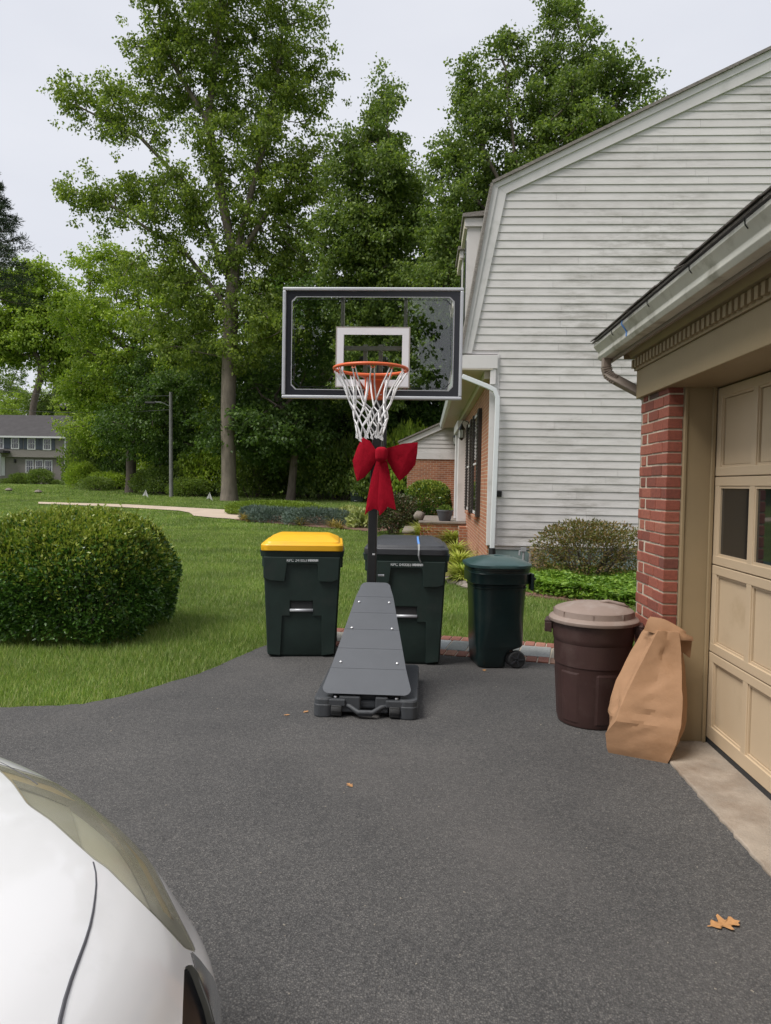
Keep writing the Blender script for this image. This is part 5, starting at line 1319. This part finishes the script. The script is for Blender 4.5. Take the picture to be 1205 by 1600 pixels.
# edging stones
for i, (px, py) in enumerate([(622, 847), (631, 849), (641, 852), (651, 859), (703, 908), (714, 912), (725, 915), (737, 919), (750, 921)]):
    w_ = G(px, py); m = MB(); s_ = .17 if i < 4 else .13
    m.lathe([(.3, -.03), (1, .12), (1.05, .35), (.8, .62), (.35, .78), (.02, .8)], 9); V = np.array(m.v); V *= np.array([s_ * g.uniform(.9, 1.4), s_, s_ * .75]); V += g.normal(size=V.shape) * .012; m.v = [tuple(p) for p in V + np.array([w_[0], w_[1], 0])]
    tag(m.build('edging_stone', 'stone', None, bevel=.015), 'pale rough edging stone at the lawn side of the mulch bed', 'stone', 'stones edging the mulch bed')
# pot with plant on the stoop
pw_ = np.array([WY(695, 812, 20.5)[0], 20.45, .6])
pot = thing('flower_pot', 'grey round planter pot with green plant on the stoop', 'flower pot', pw_)
MB().lathe([(.15, 0), (.16, .01), (.225, .27), (.24, .275), (.24, .31), (.225, .315), (.21, .29), (.0, .285)], 32, cap1=False).build('pot', 'pot_grey', pot, smooth=True, auto=40, local=True)
n = 260; a = g.random(n) * 6.283; el = g.uniform(.3, 1.4, n); leaves('plant', np.c_[g.normal(size=(n, 2)) * .06, np.full(n, .29)], np.c_[np.cos(a) * np.cos(el), np.sin(a) * np.cos(el), np.sin(el)], g.uniform(.14, .27, n), .05, 'leaf_mid', pot, g=g, droop=.2)
os_ = WY(655, 806, 20.6); m = MB(); m.lathe([(.06, 0), (.12, .03), (.15, .12), (.13, .2), (.07, .25), (.01, .26)], 14); V = np.array(m.v) + g.normal(size=(len(m.v), 3)) * .012; m.v = [tuple(p) for p in V + np.array([os_[0], 20.6, .6])]
tag(m.build('garden_stone', 'stone', None, smooth=True), 'round pale stone ornament on the stoop beside the pot', 'garden ornament')
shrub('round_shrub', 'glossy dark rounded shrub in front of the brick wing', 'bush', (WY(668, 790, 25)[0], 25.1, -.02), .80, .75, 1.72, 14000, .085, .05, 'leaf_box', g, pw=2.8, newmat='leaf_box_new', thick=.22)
shrub('rose_bush', 'loose dark rose bush beside the rounded shrub', 'bush', (WY(616, 800, 23.5)[0], 23.5, -.02), .75, .7, 1.25, 6000, .08, .045, 'leaf_rose', g, thick=.6, lump=.14, stems=18)
# far island bed
mb = MB(); mb.add([(x, y, hgt(x, y) + .005) for x, y in FBED], [tuple(range(len(FBED)))]); struct(mb.build('island_bed', 'mulch'))
def far(px, py): p = GT(px, py); return (p[0], p[1], hgt(p[0], p[1]) - .03)
shrub('creeping_mound', 'low yellow green spreading mound behind the blue junipers', 'plant', far(430, 804), 2.3, 1.3, .62, 9000, .12, .05, 'leaf_mound', g, pw=2.2, lump=.02, stems=4)
for p, rx, h, lb in (((432, 815), 1.15, .56, 'blue green low juniper beside the tan edge plants'), ((496, 820), 1.3, .62, 'wider blue green juniper beside the hostas'), ((400, 810), .6, .5, 'small blue green juniper at the path end of the island bed')):
    shrub('juniper', lb, 'shrub', far(*p), rx, .8, h, 7000, .13, .022, 'leaf_juniper', g, group='junipers in the island bed', lump=.12, thick=.5, stems=5)
for i, (px, py) in enumerate([(534, 817), (552, 820), (568, 824), (545, 811), (575, 815), (590, 822)]):
    shrub('hosta', ['pale green hosta next to the wider juniper', 'pale hosta in the front row of the island bed', 'pale hosta behind the pole of the hoop', 'hosta at the back of the island bed', 'hosta in front of the far trash cart', 'hosta at the stoop end of the island bed'][i], 'plant', far(px, py), .52, .5, .48, 700, .2, .11, 'leaf_hosta', g, group='hostas in the island bed', thick=.6, stems=3)
for i, (px, py) in enumerate([(380, 812), (388, 815), (470, 821), (520, 824), (530, 826)]):
    grass_clump('tan_plant', 'small yellowing strappy plant along the island bed edge', 'plant', far(px, py), .2, 45, .5, .04, 'leaf_tan', 'yellowing plants along the bed edge')

# ------------------------------------------------------------------ trees
def grow(att, trunk, step, di, dk, g, iters=160, tpar=None):
    nodes = [np.array(p, float) for p in trunk]; par = list(tpar) if tpar else [-1] + list(range(len(trunk) - 1)); A = att.copy()
    N = np.array(nodes); dd = ((A[:, None] - N[None]) ** 2).sum(-1); near = dd.argmin(1); dist = np.sqrt(dd.min(1))
    for it in range(iters):
        m = dist < di
        if not m.any(): m = dist <= np.partition(dist, min(3, len(dist) - 1))[min(3, len(dist) - 1)]
        idx = near[m]; v = unit(A[m] - np.array(nodes)[idx]); u, inv = np.unique(idx, return_inverse=True); s = np.zeros((len(u), 3)); np.add.at(s, inv, v)
        s = unit(s) + g.normal(size=s.shape) * .18 + np.array([0, 0, .12]); s = unit(s); new = np.array(nodes)[u] + s * step; st = len(nodes)
        nodes += list(new); par += list(u)
        d2 = np.sqrt(((A[:, None] - new[None]) ** 2).sum(-1)); b = d2.min(1); c = d2.argmin(1) + st; better = b < dist; dist = np.where(better, b, dist); near = np.where(better, c, near)
        keep = dist > dk; A, dist, near = A[keep], dist[keep], near[keep]
        if len(A) < 3 or len(nodes) > 5200: break
    return np.array(nodes), np.array(par)
def make_tree(name, label, lobes, trunk, nleaf, leafL, matL, barkm, r0, seed, natt=700, step=.55, di=4.0, dk=.9, group=None, sig=.42, cat='tree', limbs=()):
    """lobes: list of (x,y,z,rx,ry,rz) in world metres; trunk: list of world points"""
    g = np.random.default_rng(seed); base = np.array(trunk[0], float); root = thing(name, label, cat, base, 0, group)
    vol = np.array([l[3] * l[4] * l[5] for l in lobes]) ** .8; cnt = np.maximum(4, (natt * vol / vol.sum()).astype(int)); att = []
    for l, c in zip(lobes, cnt):
        d = unit(g.normal(size=(c, 3))) * (g.random((c, 1)) ** (1 / 2.6)); att.append(np.array(l[:3]) + d * np.array(l[3:]))
    att = np.concatenate(att)
    tp = []
    for a, b in zip(trunk[:-1], trunk[1:]):
        a, b = np.array(a, float), np.array(b, float); k = max(1, int(np.linalg.norm(b - a) / step))
        for t in range(k): tp.append(a + (b - a) * t / k)
    tp.append(np.array(trunk[-1], float)); tpar = [-1] + list(range(len(tp) - 1))
    for lm in limbs:
        st_ = int(np.argmin([np.linalg.norm(q_ - np.array(lm[0])) for q_ in tp])); last = st_
        for a, b in zip([tp[st_]] + [np.array(p_) for p_ in lm[1:-1]], [np.array(p_) for p_ in lm[1:]]):
            k = max(1, int(np.linalg.norm(b - a) / step))
            for t in range(1, k + 1): tp.append(a + (b - a) * t / k); tpar.append(last); last = len(tp) - 1
    N, par = grow(att, tp, step, di, dk, g, tpar=tpar)
    nch = np.bincount(par[1:], minlength=len(N))
    for _ in range(3):               # ease the kinks out of the limbs
        ch = np.zeros_like(N); np.add.at(ch, par[1:], N[1:]); m1 = (nch == 1) & (par >= 0); m1[:2] = False
        N2 = N.copy(); N2[m1] = N[m1] * .5 + (N[par[m1]] + ch[m1]) * .25; N = N2
    n = len(N); acc = np.zeros(n); kids = np.zeros(n, int)
    for i in range(n - 1, 0, -1):
        if kids[i] == 0: acc[i] = 1
        acc[par[i]] += acc[i]; kids[par[i]] += 1
    rad = r0 * (acc / max(acc[0], 1)) ** .5; rad = np.maximum(rad, .018)
    # limbs mesh: a tapered prism per segment
    S_ = 7; ang_ = np.arange(S_) * 2 * math.pi / S_; I = np.arange(1, n); a = N[par[I]] - base; b = N[I] - base; d = unit(b - a)
    ref = np.where(np.abs(d[:, 2:3]) < .9, np.array([[0, 0, 1.0]]), np.array([[1.0, 0, 0]])); u = unit(np.cross(ref, d)); v = np.cross(d, u)
    ra = np.minimum(rad[par[I]], rad[I] * 1.25)[:, None, None]; rb = rad[I][:, None, None]
    fl_ = lambda z: (1 + .4 * np.exp(-np.maximum(z - base[2] - .2, 0) / .55))[:, None, None]; flare = fl_(N[par[I]][:, 2]); flb = fl_(N[I][:, 2])
    ring = np.cos(ang_)[None, :, None] * u[:, None] + np.sin(ang_)[None, :, None] * v[:, None]
    V = np.concatenate([a[:, None] + ring * ra * flare - d[:, None] * .02, b[:, None] + ring * rb * flb], 1).reshape(-1, 3)
    o = np.arange(len(I))[:, None, None] * 2 * S_; k = np.arange(S_)[None, :, None]; kn = (k + 1) % S_
    q = np.concatenate([o + k, o + kn, o + kn + S_, o + k + S_], 2).reshape(-1)
    bulk('trunk', V, q, np.arange(0, len(q), 4), barkm, root, smooth=True)
    thin = np.where(acc <= 4)[0]; thin = thin[thin >= len(tp)]
    w_ = np.where(kids[thin] == 0, 2.2, 1.0); pick = g.choice(thin, nleaf, p=w_ / w_.sum())
    # small twig clumps: leaves share clump centres so that gaps stay open
    ncl = max(60, nleaf // 34); cc = N[g.choice(thin, ncl, p=w_ / w_.sum())] + g.normal(size=(ncl, 3)) * sig
    ci = g.integers(0, ncl, nleaf); P = cc[ci] + g.normal(size=(nleaf, 3)) * np.array([.21, .21, .13]) * (sig / .42) - base
    D = unit(P - (N[pick] - base)) * .4 + g.normal(size=P.shape) * .8 + np.array([0, 0, -.25])
    leaves('crown', P, D, g.uniform(.7, 1.25, nleaf) * leafL, g.uniform(.7, 1.2, nleaf) * leafL * .72, matL, root, g=g, droop=.15)
    return root
def lob(L, D, depth=1.0):
    out = []
    for (px, py, rx, ry) in L:
        p = WY(px, py, D + (hash((px, py)) % 7 - 3) * .35); k = D / F; out.append((p[0], p[1], p[2], rx * k, (rx + ry) / 2 * k * depth, ry * k))
    return out
def tpts(L, D): return [tuple(WY(px, py, D)) for px, py in L]
D1 = 45
b1 = WY(358, 784, D1); 
make_tree('tulip_tree', 'tallest tree with pale trunk and open crown beyond the lawn', lob([(350, -110, 120, 60), (350, -10, 150, 80), (330, 110, 150, 80), (450, 110, 75, 120), (280, 60, 80, 60), (140, 165, 68, 42), (215, 190, 70, 50), (180, 310, 82, 52), (290, 330, 90, 60), (400, 260, 120, 90), (470, 280, 70, 90), (330, 440, 100, 60), (430, 400, 90, 80), (250, 430, 70, 50), (410, 510, 90, 60), (300, 530, 80, 55)], D1, .75),
          [(b1[0], D1, hgt(0, D1) - .2)] + tpts([(356, 650), (358, 560), (362, 470), (366, 410)], D1), 118000, .205, 'leaf_main', 'bark_pale', .47, 101, natt=1700, step=.6, di=4.0, dk=.95, sig=.46,
          limbs=[tpts(L_, D1) for L_ in ([(366, 410), (345, 300), (325, 190), (345, 20), (350, -80)], [(366, 410), (390, 310), (425, 180), (440, 60)], [(366, 410), (420, 330), (480, 250)], [(362, 440), (300, 300), (220, 215), (120, 165)], [(360, 480), (290, 395), (180, 325), (120, 300)], [(325, 190), (270, 100), (250, 40)])])
D2 = 43
make_tree('narrow_tree', 'narrow pointed dark tree right of the tulip tree', lob([(601, 130, 26, 36), (598, 200, 46, 50), (592, 290, 64, 60), (588, 380, 78, 70), (590, 480, 85, 70), (540, 260, 40, 60), (525, 380, 45, 70), (640, 330, 36, 60), (600, 570, 80, 60)], D2, .9),
          [(WY(592, 780, D2)[0], D2, .3)] + tpts([(592, 600), (594, 400), (597, 250)], D2), 72000, .20, 'leaf_mid', 'bark', .33, 102, natt=800, step=.55, sig=.45)
D3 = 38
make_tree('oak_tree', 'broad many-headed tree rising behind the gambrel roof', lob([(880, 30, 36, 45), (895, 110, 60, 60), (790, 90, 38, 38), (745, 130, 40, 45), (770, 190, 65, 60), (960, 140, 48, 45), (1000, 140, 28, 24), (930, 200, 70, 50), (850, 220, 80, 70), (720, 250, 50, 50), (800, 300, 90, 70), (700, 340, 45, 60), (900, 260, 90, 50), (740, 400, 80, 70), (690, 440, 50, 60), (820, 420, 90, 60)], D3, .9),
          [(WY(800, 780, D3)[0], D3, .3)] + tpts([(800, 600), (805, 450), (815, 330)], D3), 95000, .18, 'leaf_mid', 'bark', .38, 103, natt=1100, step=.5, sig=.40, di=4, dk=.8)
D4 = 58
make_tree('maple_tree', 'bright green maple left of the tulip tree', lob([(170, 410, 55, 40), (215, 450, 60, 50), (250, 520, 85, 60), (150, 500, 60, 50), (180, 600, 85, 60), (270, 610, 70, 60), (130, 600, 30, 40), (300, 470, 50, 50)], D4, .9),
          [(WY(205, 775, D4)[0], D4, .5)] + tpts([(205, 650), (208, 560)], D4), 52000, .24, 'leaf_bright', 'bark', .40, 104, natt=900, step=.7, sig=.55, di=5, dk=1.1)
D5 = 100
make_tree('forked_tree', 'bright tree with bare forked trunk behind the grey house', lob([(25, 470, 60, 45), (85, 490, 50, 55), (45, 535, 65, 40), (5, 530, 45, 45), (105, 550, 40, 45), (60, 440, 45, 30)], D5, .8),
          [(WY(50, 745, D5)[0], D5, 1.0)] + tpts([(50, 690), (50, 640)], D5), 44000, .42, 'leaf_bright', 'bark', .46, 105, natt=600, step=1.0, sig=.9, di=9, dk=1.8)
# needle tree at the far left
def pine(name, label, base, H, R, n, seed, mat='needle_dark', group=None, low=.3, leafL=.34):
    g = np.random.default_rng(seed); root = thing(name, label, 'tree', base, 0, group); m = MB(); m.tube([(0, 0, -.2), (0, 0, H * .5), (0, 0, H)], [H * .016, H * .010, .03], 8); P = []; D = []
    nb = 90
    for k in range(nb):
        t = low + (1 - low) * (k / nb); z = H * t; a = k * 2.4 + g.random(); L = R * (1 - (t - low) / (1 - low)) ** .7 * g.uniform(.65, 1.1) + .3
        e = np.array([math.cos(a) * L, math.sin(a) * L, z + L * g.uniform(-.15, .25)]); s = np.array([0, 0, z]); m.tube([s, (s + e) / 2 + (0, 0, -.06 * L), e], [.05, .03, .012], 4)
        c = n // nb; tt = g.random(c) ** .6; p = s + (e - s) * tt[:, None] + g.normal(size=(c, 3)) * np.array([.28, .28, .13]) * (L * .28 + .15); P.append(p); D.append(np.tile((e - s) / L, (c, 1)) * .6 + g.normal(size=(c, 3)) * .55)
    m.build('trunk', 'bark', root, local=True); P = np.concatenate(P); leaves('crown', P, np.concatenate(D), leafL, leafL * .16, mat, root, g=g); return root
pb_ = WY(-14, 760, 52); pine('pine_tree', 'dark needled pine showing beside the grey house', (pb_[0], 52, .4), 23.3, 3.4, 15000, 5, low=.62)
# wood behind: shared shapes
proto = []
def local_tree(i, seed, mat, H, R, nleaf):
    g = np.random.default_rng(seed); L = []
    for k in range(8):
        t = k / 7; L.append((g.normal() * R * .35, g.normal() * R * .35, H * (.30 + .62 * t), R * (1.0 - .55 * t) * g.uniform(.6, .9), R * (1.0 - .55 * t) * g.uniform(.6, .9), H * .12))
    return make_tree('woodland_tree', 'x', L, [(0, 0, -.3), (g.normal() * .2, 0, H * .22), (g.normal() * .4, 0, H * .4)], nleaf, .26, mat, 'bark', .27, seed, natt=500, step=.7, sig=.6, di=5, dk=1.1, group='trees in the wood behind')
for i, (mt, H, R, nl) in enumerate((('leaf_dark', 19, 5.2, 30000), ('leaf_mid', 21, 5.0, 30000), ('leaf_bright', 17, 5.0, 28000), ('leaf_dark', 15, 5.6, 30000))):
    proto.append(local_tree(i, 300 + i, mt, H, R, nl))
used_p = set()
def place(i, px, D, sc_, label, rz=None, dy=0):
    o = proto[i]
    if i in used_p: o = copy_tree(o)
    used_p.add(i); x = WY(px, 700, D)[0]; o.location = (x, D, hgt(x, D) - .1); o.scale = (sc_ * random.uniform(.92, 1.1), sc_, sc_); o.rotation_euler = (0, 0, rz if rz is not None else random.uniform(0, 6.28)); o['label'] = label; return o
wood = [(0, 150, 74, .62, 'dark woodland tree just right of the grey house'), (3, 255, 56, .80, 'dark woodland tree behind the street light pole'), (2, 300, 70, .95, 'bright woodland tree filling the gap left of the tulip trunk'),
        (0, 400, 60, .85, 'dark woodland tree right of the tulip trunk'), (3, 455, 47, .9, 'leaning dark trunked tree behind the yellow lidded cart'), (1, 500, 58, 1.0, 'woodland tree behind the left half of the backboard'),
        (0, 545, 66, 1.0, 'dark woodland tree far behind the backboard'), (3, 590, 52, .85, 'dark woodland tree behind the red bow'), (1, 650, 55, .95, 'woodland tree behind the right side of the backboard'),
        (0, 690, 48, .95, 'dark woodland tree behind the dormers'), (2, 118, 98, .75, 'pale green tree behind the grey house corner'), (2, 345, 76, .85, 'pale green tree deep behind the tulip tree'), (1, 440, 78, 1.1, 'tall woodland tree deep behind the hoop'), (2, 25, 125, .95, 'pale green tree behind the grey house roof'), (2, 85, 132, 1.05, 'pale green tree far behind the forked trunk'), (1, 130, 112, 1.35, 'big dark tree far behind the bright maple'), (1, 5, 140, 1.15, 'dark tree far behind the grey house'), (2, -40, 105, .9, 'pale tree beyond the grey house chimney end'),
        (2, 185, 68, .8, 'pale green low tree beneath the bright maple'), (1, 780, 60, 1.05, 'woodland tree hidden behind the house roof')]
for (i, px, D, sc_, lb) in wood: place(i, px, D, sc_, lb)
# trees behind the camera: the other side of the drive, seen only as reflections
for i, (x, y, sc_) in enumerate([(-4.9, -24, 1.05), (-15, -18, 1.0), (-22, -26, 1.1), (-11, -33, 1.1)]):
    o = copy_tree(proto[i % 2]); o.location = (x, y, -.1); o.scale = (sc_,) * 3; o['label'] = ['tree across the drive, nearest the car', 'tree across the drive with spreading crown', 'tall tree farthest across the drive', 'tree across the drive facing the garage'][i]; o['group'] = 'trees across the drive'
# understory
und = None
ul = [(118, 76, 1.4, 1.6), (128, 66, 1.6, 2.4), (150, 62, 1.6, 1.2), (178, 66, 2.4, 1.6), (240, 57, 2.2, 1.9), (278, 54, 2.4, 2.2), (300, 52, 2.0, 1.3), (322, 54, 2.6, 3.6), (395, 52, 2.4, 3.2), (420, 56, 3.0, 4.2), (470, 54, 2.8, 3.8), (505, 50, 2.2, 3.0), (532, 49, 2.6, 4.0), (575, 50, 2.6, 3.4), (605, 46, 2.4, 3.6), (440, 60, 3, 6.2), (350, 62, 3, 6.0), (270, 64, 3.2, 6.5), (560, 58, 3.4, 6.5), (210, 68, 3.2, 5.5), (150, 72, 3.2, 5.5), (640, 44, 2.4, 4.6), (615, 56, 3.4, 7.5), (490, 64, 3.4, 7.5)]
names = ['by the grey house', 'under the maple', 'beside the street light pole', 'left of the tulip trunk', 'right of the tulip trunk', 'behind the far trash cart', 'deep in the wood']
for i, (px, D, r, h) in enumerate(ul):
    x = WY(px, 760, D)[0]; z = hgt(x, D) - .05
    if und is None or i in (1, 4, 9):
        mt = {0: 'leaf_mid', 1: 'leaf_bright', 4: 'leaf_mid', 9: 'leaf_dark'}[i]
        u_ = shrub('understory_shrub', 'x', 'bush', (x, D, z), 1, 1, 1, 7000, .075, .05, mt, np.random.default_rng(40 + i), pw=2.2, lump=.16, thick=.5, stems=10, group='shrubs along the edge of the wood'); und = (und or []) + [u_]; o = u_
    else: o = copy_tree(und[i % len(und)]); o.location = (x, D, z)
    o.scale = (r, r * .8, h); o.rotation_euler = (0, 0, i * 1.3)
    kind_ = i if i in (0, 1, 4, 9) else [0, 1, 4, 9][i % 4 if len(und) == 4 else i % len(und)]
    size = 'low' if h < 1.7 else 'chest-high' if h < 2.6 else 'tall' if h < 4.1 else 'very tall' if h < 6.1 else 'towering'
    where = names[0] if px < 110 else names[1] if px < 215 else names[2] if px < 290 else names[3] if px < 345 else names[4] if px < 480 else names[5] if D < 52 else names[6]
    o['label'] = size + ' ' + ('broad ' if r > 2.5 else '') + 'shrub at the wood edge ' + where
spb = WY(528, 790, 53); pine('spruce_tree', 'dark drooping spruce behind the far trash cart', (spb[0], 53, .5), 6.2, 3.0, 15000, 9, low=.04, leafL=.26)

# ------------------------------------------------------------------ far trash cart, grey house, street light
fb = GT(556, 793); fc = copy_tree(cart2); fc.name = 'far_trash_cart'; fc.location = (WY(556, 780, 46.5)[0], 46.5, WY(556, 793, 46.5)[2]); fc.rotation_euler = (0, 0, -.1); fc['label'] = 'small far off dark cart beside the hostas under the trees'; fc['group'] = 'large wheeled carts on the driveway'; del fc['group']
YH = 85
def hs(px, py, dy=0): p = WY(px, py, YH + dy); return p
nh = thing('grey_house', 'far grey two storey house with dark roof and navy shutters', 'house', (hs(60, 755)[0], YH, hgt(0, YH)))
zg = hgt(0, YH) - .6
xr = hs(101, 700)[0]; xl_ = hs(-150, 700)[0]; zm = hs(60, 713)[2]; ze = hs(60, 684)[2]; zr = hs(60, 654)[2] + 2.0
MB().bb(xl_, xr - .1, YH + .45, YH + 9, zg, zm).build('lower_wall', 'far_siding', nh)
MB().bb(xl_, xr, YH, YH + 9.02, zm, ze).build('upper_wall', 'far_siding', nh)
MB().prism([(YH - .4, ze), (YH + 9.4, ze), (YH + 4.5, ze + 3.1)], xl_ - .3, xr + .3, 'x').build('roof', 'far_roof', nh)
MB().bb(xl_, xr + .32, YH - .5, YH - .4, ze - .05, ze + .16).build('gutter', 'far_white', nh)
MB().bb(xr - .02, xr + .1, YH - .04, YH + .1, zg, ze).build('corner_board', 'far_white', nh)
MB().bb(xl_, xr + .02, YH - .03, YH + .02, zm - .12, zm).build('band_board', 'far_siding', nh)
def fwin(px, py, wpx, hpx, yoff, shut=True, panes=1):
    k = YH / F; c0 = hs(px, py); w_, h_ = wpx * k, hpx * k; y = YH + yoff
    wn_ = MB().bb(c0[0] - w_ / 2, c0[0] + w_ / 2, y - .06, y + .02, c0[2] - h_ / 2, c0[2] + h_ / 2).build('window', 'far_white', nh)
    for s in (-1, 1):
        MB().bb(c0[0] - w_ / 2 + .14, c0[0] + w_ / 2 - .14, y - .075, y - .062, c0[2] + (s - 1) * h_ / 4 + .10 * (s < 0) + .03, c0[2] + (s + 1) * h_ / 4 - .10 * (s > 0) - .03).build('pane', 'window_glass', wn_)
    for q in (-1, 1):
        MB().bb(c0[0] + q * (w_ / 6 - .02) - .02, c0[0] + q * (w_ / 6 - .02) + .02, y - .085, y - .077, c0[2] - h_ / 2 + .1, c0[2] + h_ / 2 - .1).build('muntin', 'far_white', wn_)
    if shut:
        for s in (-1, 1):
            xc = c0[0] + s * (w_ / 2 + .24); MB().bb(xc - .21, xc + .21, y - .06, y + .01, c0[2] - h_ / 2 + .04, c0[2] + h_ / 2 - .04).build('shutter', 'far_shutter', nh)
for px, py in ((0, 692), (24, 692.5), (49.5, 693.3), (74, 694)): fwin(px, py, 13.5, 19, 0)
for px, py in ((43.5, 728.5), (58.5, 729), (73, 729.3)): fwin(px, py, 13.4, 22, .45, False)
cp = hs(4, 706); MB().bb(cp[0] - 4.5, hs(16, 706)[0], YH - 1.5, YH + .4, cp[2] - .15, cp[2] + .15).build('porch_roof', 'far_roof', nh)
MB().bb(hs(9, 730)[0] - .12, hs(9, 730)[0] + .12, YH - 1.35, YH - 1.1, hs(9, 744)[2], hs(9, 709)[2]).build('porch_post', 'far_white', nh)
MB().bb(hs(-2, 730)[0], hs(5, 730)[0], YH + .38, YH + .44, hs(0, 743)[2], hs(0, 711)[2]).build('front_door', 'far_white', nh)
fl = hs(21, 720); MB().box((fl[0], YH + .35, fl[2]), (.22, .16, .42)).build('wall_lamp', 'cable', nh)
for i, (px, r, h) in enumerate([(30, 1.1, 1.4), (62, 1.5, 1.9), (45, 1.0, 1.2), (88, .6, .7), (15, 1.0, .8)]):
    o = copy_tree(und[2 if i % 2 else 0]); x = WY(px, 740, YH - 1.5)[0]; o.location = (x, YH - 1.5, hgt(0, YH) - .2); o.scale = (r, r, h); o['label'] = ['rounded shrub left of the triple window of the grey house', 'largest shrub below the triple window of the grey house', 'middle shrub below the triple window of the grey house', 'smallest shrub at the corner of the grey house', 'low shrub beside the porch of the grey house'][i]; o['group'] = 'shrubs by the grey house'
DP = 49; bp_ = WY(268, 757, DP); tp_ = WY(267, 622, DP)
sl_ = thing('street_light', 'weathered grey pole with a street lamp arm before the trees', 'street light', (bp_[0], DP, hgt(0, DP)))
MB().tube([(bp_[0], DP, hgt(0, DP) - .3), (tp_[0], DP, tp_[2] + .4)], [.14, .11], 10).build('pole', 'pole_wood', sl_)
a0_ = WY(264, 631, DP); a1_ = WY(240, 628, DP); a2_ = WY(228, 630, DP)
MB().tube([(tp_[0], DP, a0_[2] - .2), tuple(WY(252, 628.5, DP - .5)), tuple(WY(242, 628.5, DP - .7))], .035, 6).build('arm', 'utility_grey', sl_)
hc_ = WY(235, 629.5, DP - .8); MB().box(hc_, (.7, .25, .14)).build('lamp_head', 'cable', sl_, bevel=.04)
for i, (p, q_) in enumerate((((-40, 602), (267, 618)), ((-40, 632), (267, 640)))):
    a, b = WY(*p, 78), WY(*q_, DP); m = MB(); pts = [a + (b - a) * t + np.array([0, 0, -.5 * 4 * t * (1 - t)]) for t in np.linspace(0, 1, 12)]
    m.tube(pts, .025, 4); o = m.build('overhead_cable', 'cable', None); tag(o, ['upper', 'lower'][i] + ' overhead cable running from the street light pole', 'cable', 'overhead cables')
tc_ = WY(103, 636, 70.6); m = MB(); m.tube([tc_ - (.55, 0, 0), tc_ - (.45, 0, 0), tc_ + (.45, 0, 0), tc_ + (.55, 0, 0)], [.1, .4, .4, .1], 10); tag(m.build('splice_case', 'cable', None), 'dark bulky case hanging on the overhead cable', 'cable case')
db = GT(167, 769); m = MB().box((db[0], 63, hgt(0, 63) + .8), (1.6, .8, 1.0)); o = thing('covered_box', 'dark box with pale flat top under the maple', 'box', (db[0], 63, hgt(0, 63))); m.build('box_body', 'cable', o, bevel=.03); MB().box((db[0], 62.9, hgt(0, 63) + 1.38), (1.9, .9, .12)).build('box_top', 'far_white', o)
for (px, py, lb) in ((227, 780, 'small white yard flag on the verge left of the pole'), (327, 785, 'small white yard flag beside the tulip trunk')):
    p = GT(px, py); o = thing('yard_flag', lb, 'flag', p, 0, 'yard flags'); MB().tube([p, p + (0, 0, .55)], .012, 5).build('stick', 'cable', o); MB().add([p + (.01, 0, .25), p + (.2, .05, .1), p + (.03, 0, .6), p + (-.16, -.04, .2)], [(0, 1, 2), (0, 2, 3)]).build('cloth', 'flag_white', o)
for k, (px, py) in enumerate(((14, 767), (60, 770))):
    p = GT(px, py); m = MB(); m.lathe([(.2, 0), (.3, .08), (.18, .2), (.01, .24)], 8, p); tag(m.build('lawn_stone', 'stone', None), ['larger', 'smaller'][k] + ' pale stone on the lawn below the grey house', 'stone')

# ------------------------------------------------------------------ dry leaves on the asphalt
def oak_leaf(px, py, s, rz, label):
    p = G(px, py); out = []
    prof = [(0, .02), (.12, .03), (.2, .16), (.27, .22), (.33, .10), (.42, .12), (.5, .34), (.58, .38), (.62, .14), (.72, .12), (.80, .22), (.86, .2), (.88, .08), (1.0, .0)]
    up_ = [(x - .5, y) for x, y in prof]; dn_ = [(x - .5, -y * .9) for x, y in prof[::-1]]
    ring = up_ + dn_[1:]; R_ = Matrix.Rotation(rz, 2); m = MB(); pts = []
    for x, y in ring:
        v = R_ @ Vector((x, y)); pts.append((p[0] + v.x * s, p[1] + v.y * s, .004 + .14 * s * (abs(y) ** 1.0) + .10 * s * max(0, x)))
    mid = [(p[0], p[1], .004)]
    n_ = len(pts); m.add(mid + pts, [(0, 1 + i, 1 + (i + 1) % n_) for i in range(n_)])
    v0 = R_ @ Vector((-.5, 0)); v1 = R_ @ Vector((-.78, .05)); lf = m.build('dry_leaf', 'dry_leaf', None, fix=False); tag(lf, label, 'leaf', 'dry leaves on the asphalt'); return lf
oak_leaf(1131, 1446, .135, .25, 'big tan oak leaf on the asphalt near the concrete apron')
oak_leaf(547, 1228, .055, 2.2, 'small tan leaf on open asphalt before the hoop')
oak_leaf(478, 1113, .05, .8, 'tiny tan leaf left of the hoop base')
oak_leaf(757, 1048, .06, 1.4, 'tiny curled leaf at the foot of the green bin')
oak_leaf(448, 1118, .045, .1, 'flat brownish leaf left of the hoop wheels')
gd = np.random.default_rng(9); m = MB(); nd = 90
for k in range(nd):
    px, py = gd.uniform(20, 1190), 1060 + 500 * gd.random() ** 1.6; p = G(px, py)
    if not inpoly(np.array([p[0]]), np.array([p[1]]), DRIVE)[0]: continue
    s_ = gd.uniform(.002, .0045) * (1.6 if py < 1150 else 1); m.box((p[0], p[1], s_ * .3), (s_ * gd.uniform(1, 2.5), s_, s_ * .6), rz=gd.random() * 3)
pmat('grit', (.24, .215, .18), .8, .2, 50); o = m.build('grit', 'grit', None); o['kind'] = 'stuff'; tag(o, 'pale scattered grit and seeds on the asphalt', 'grit')
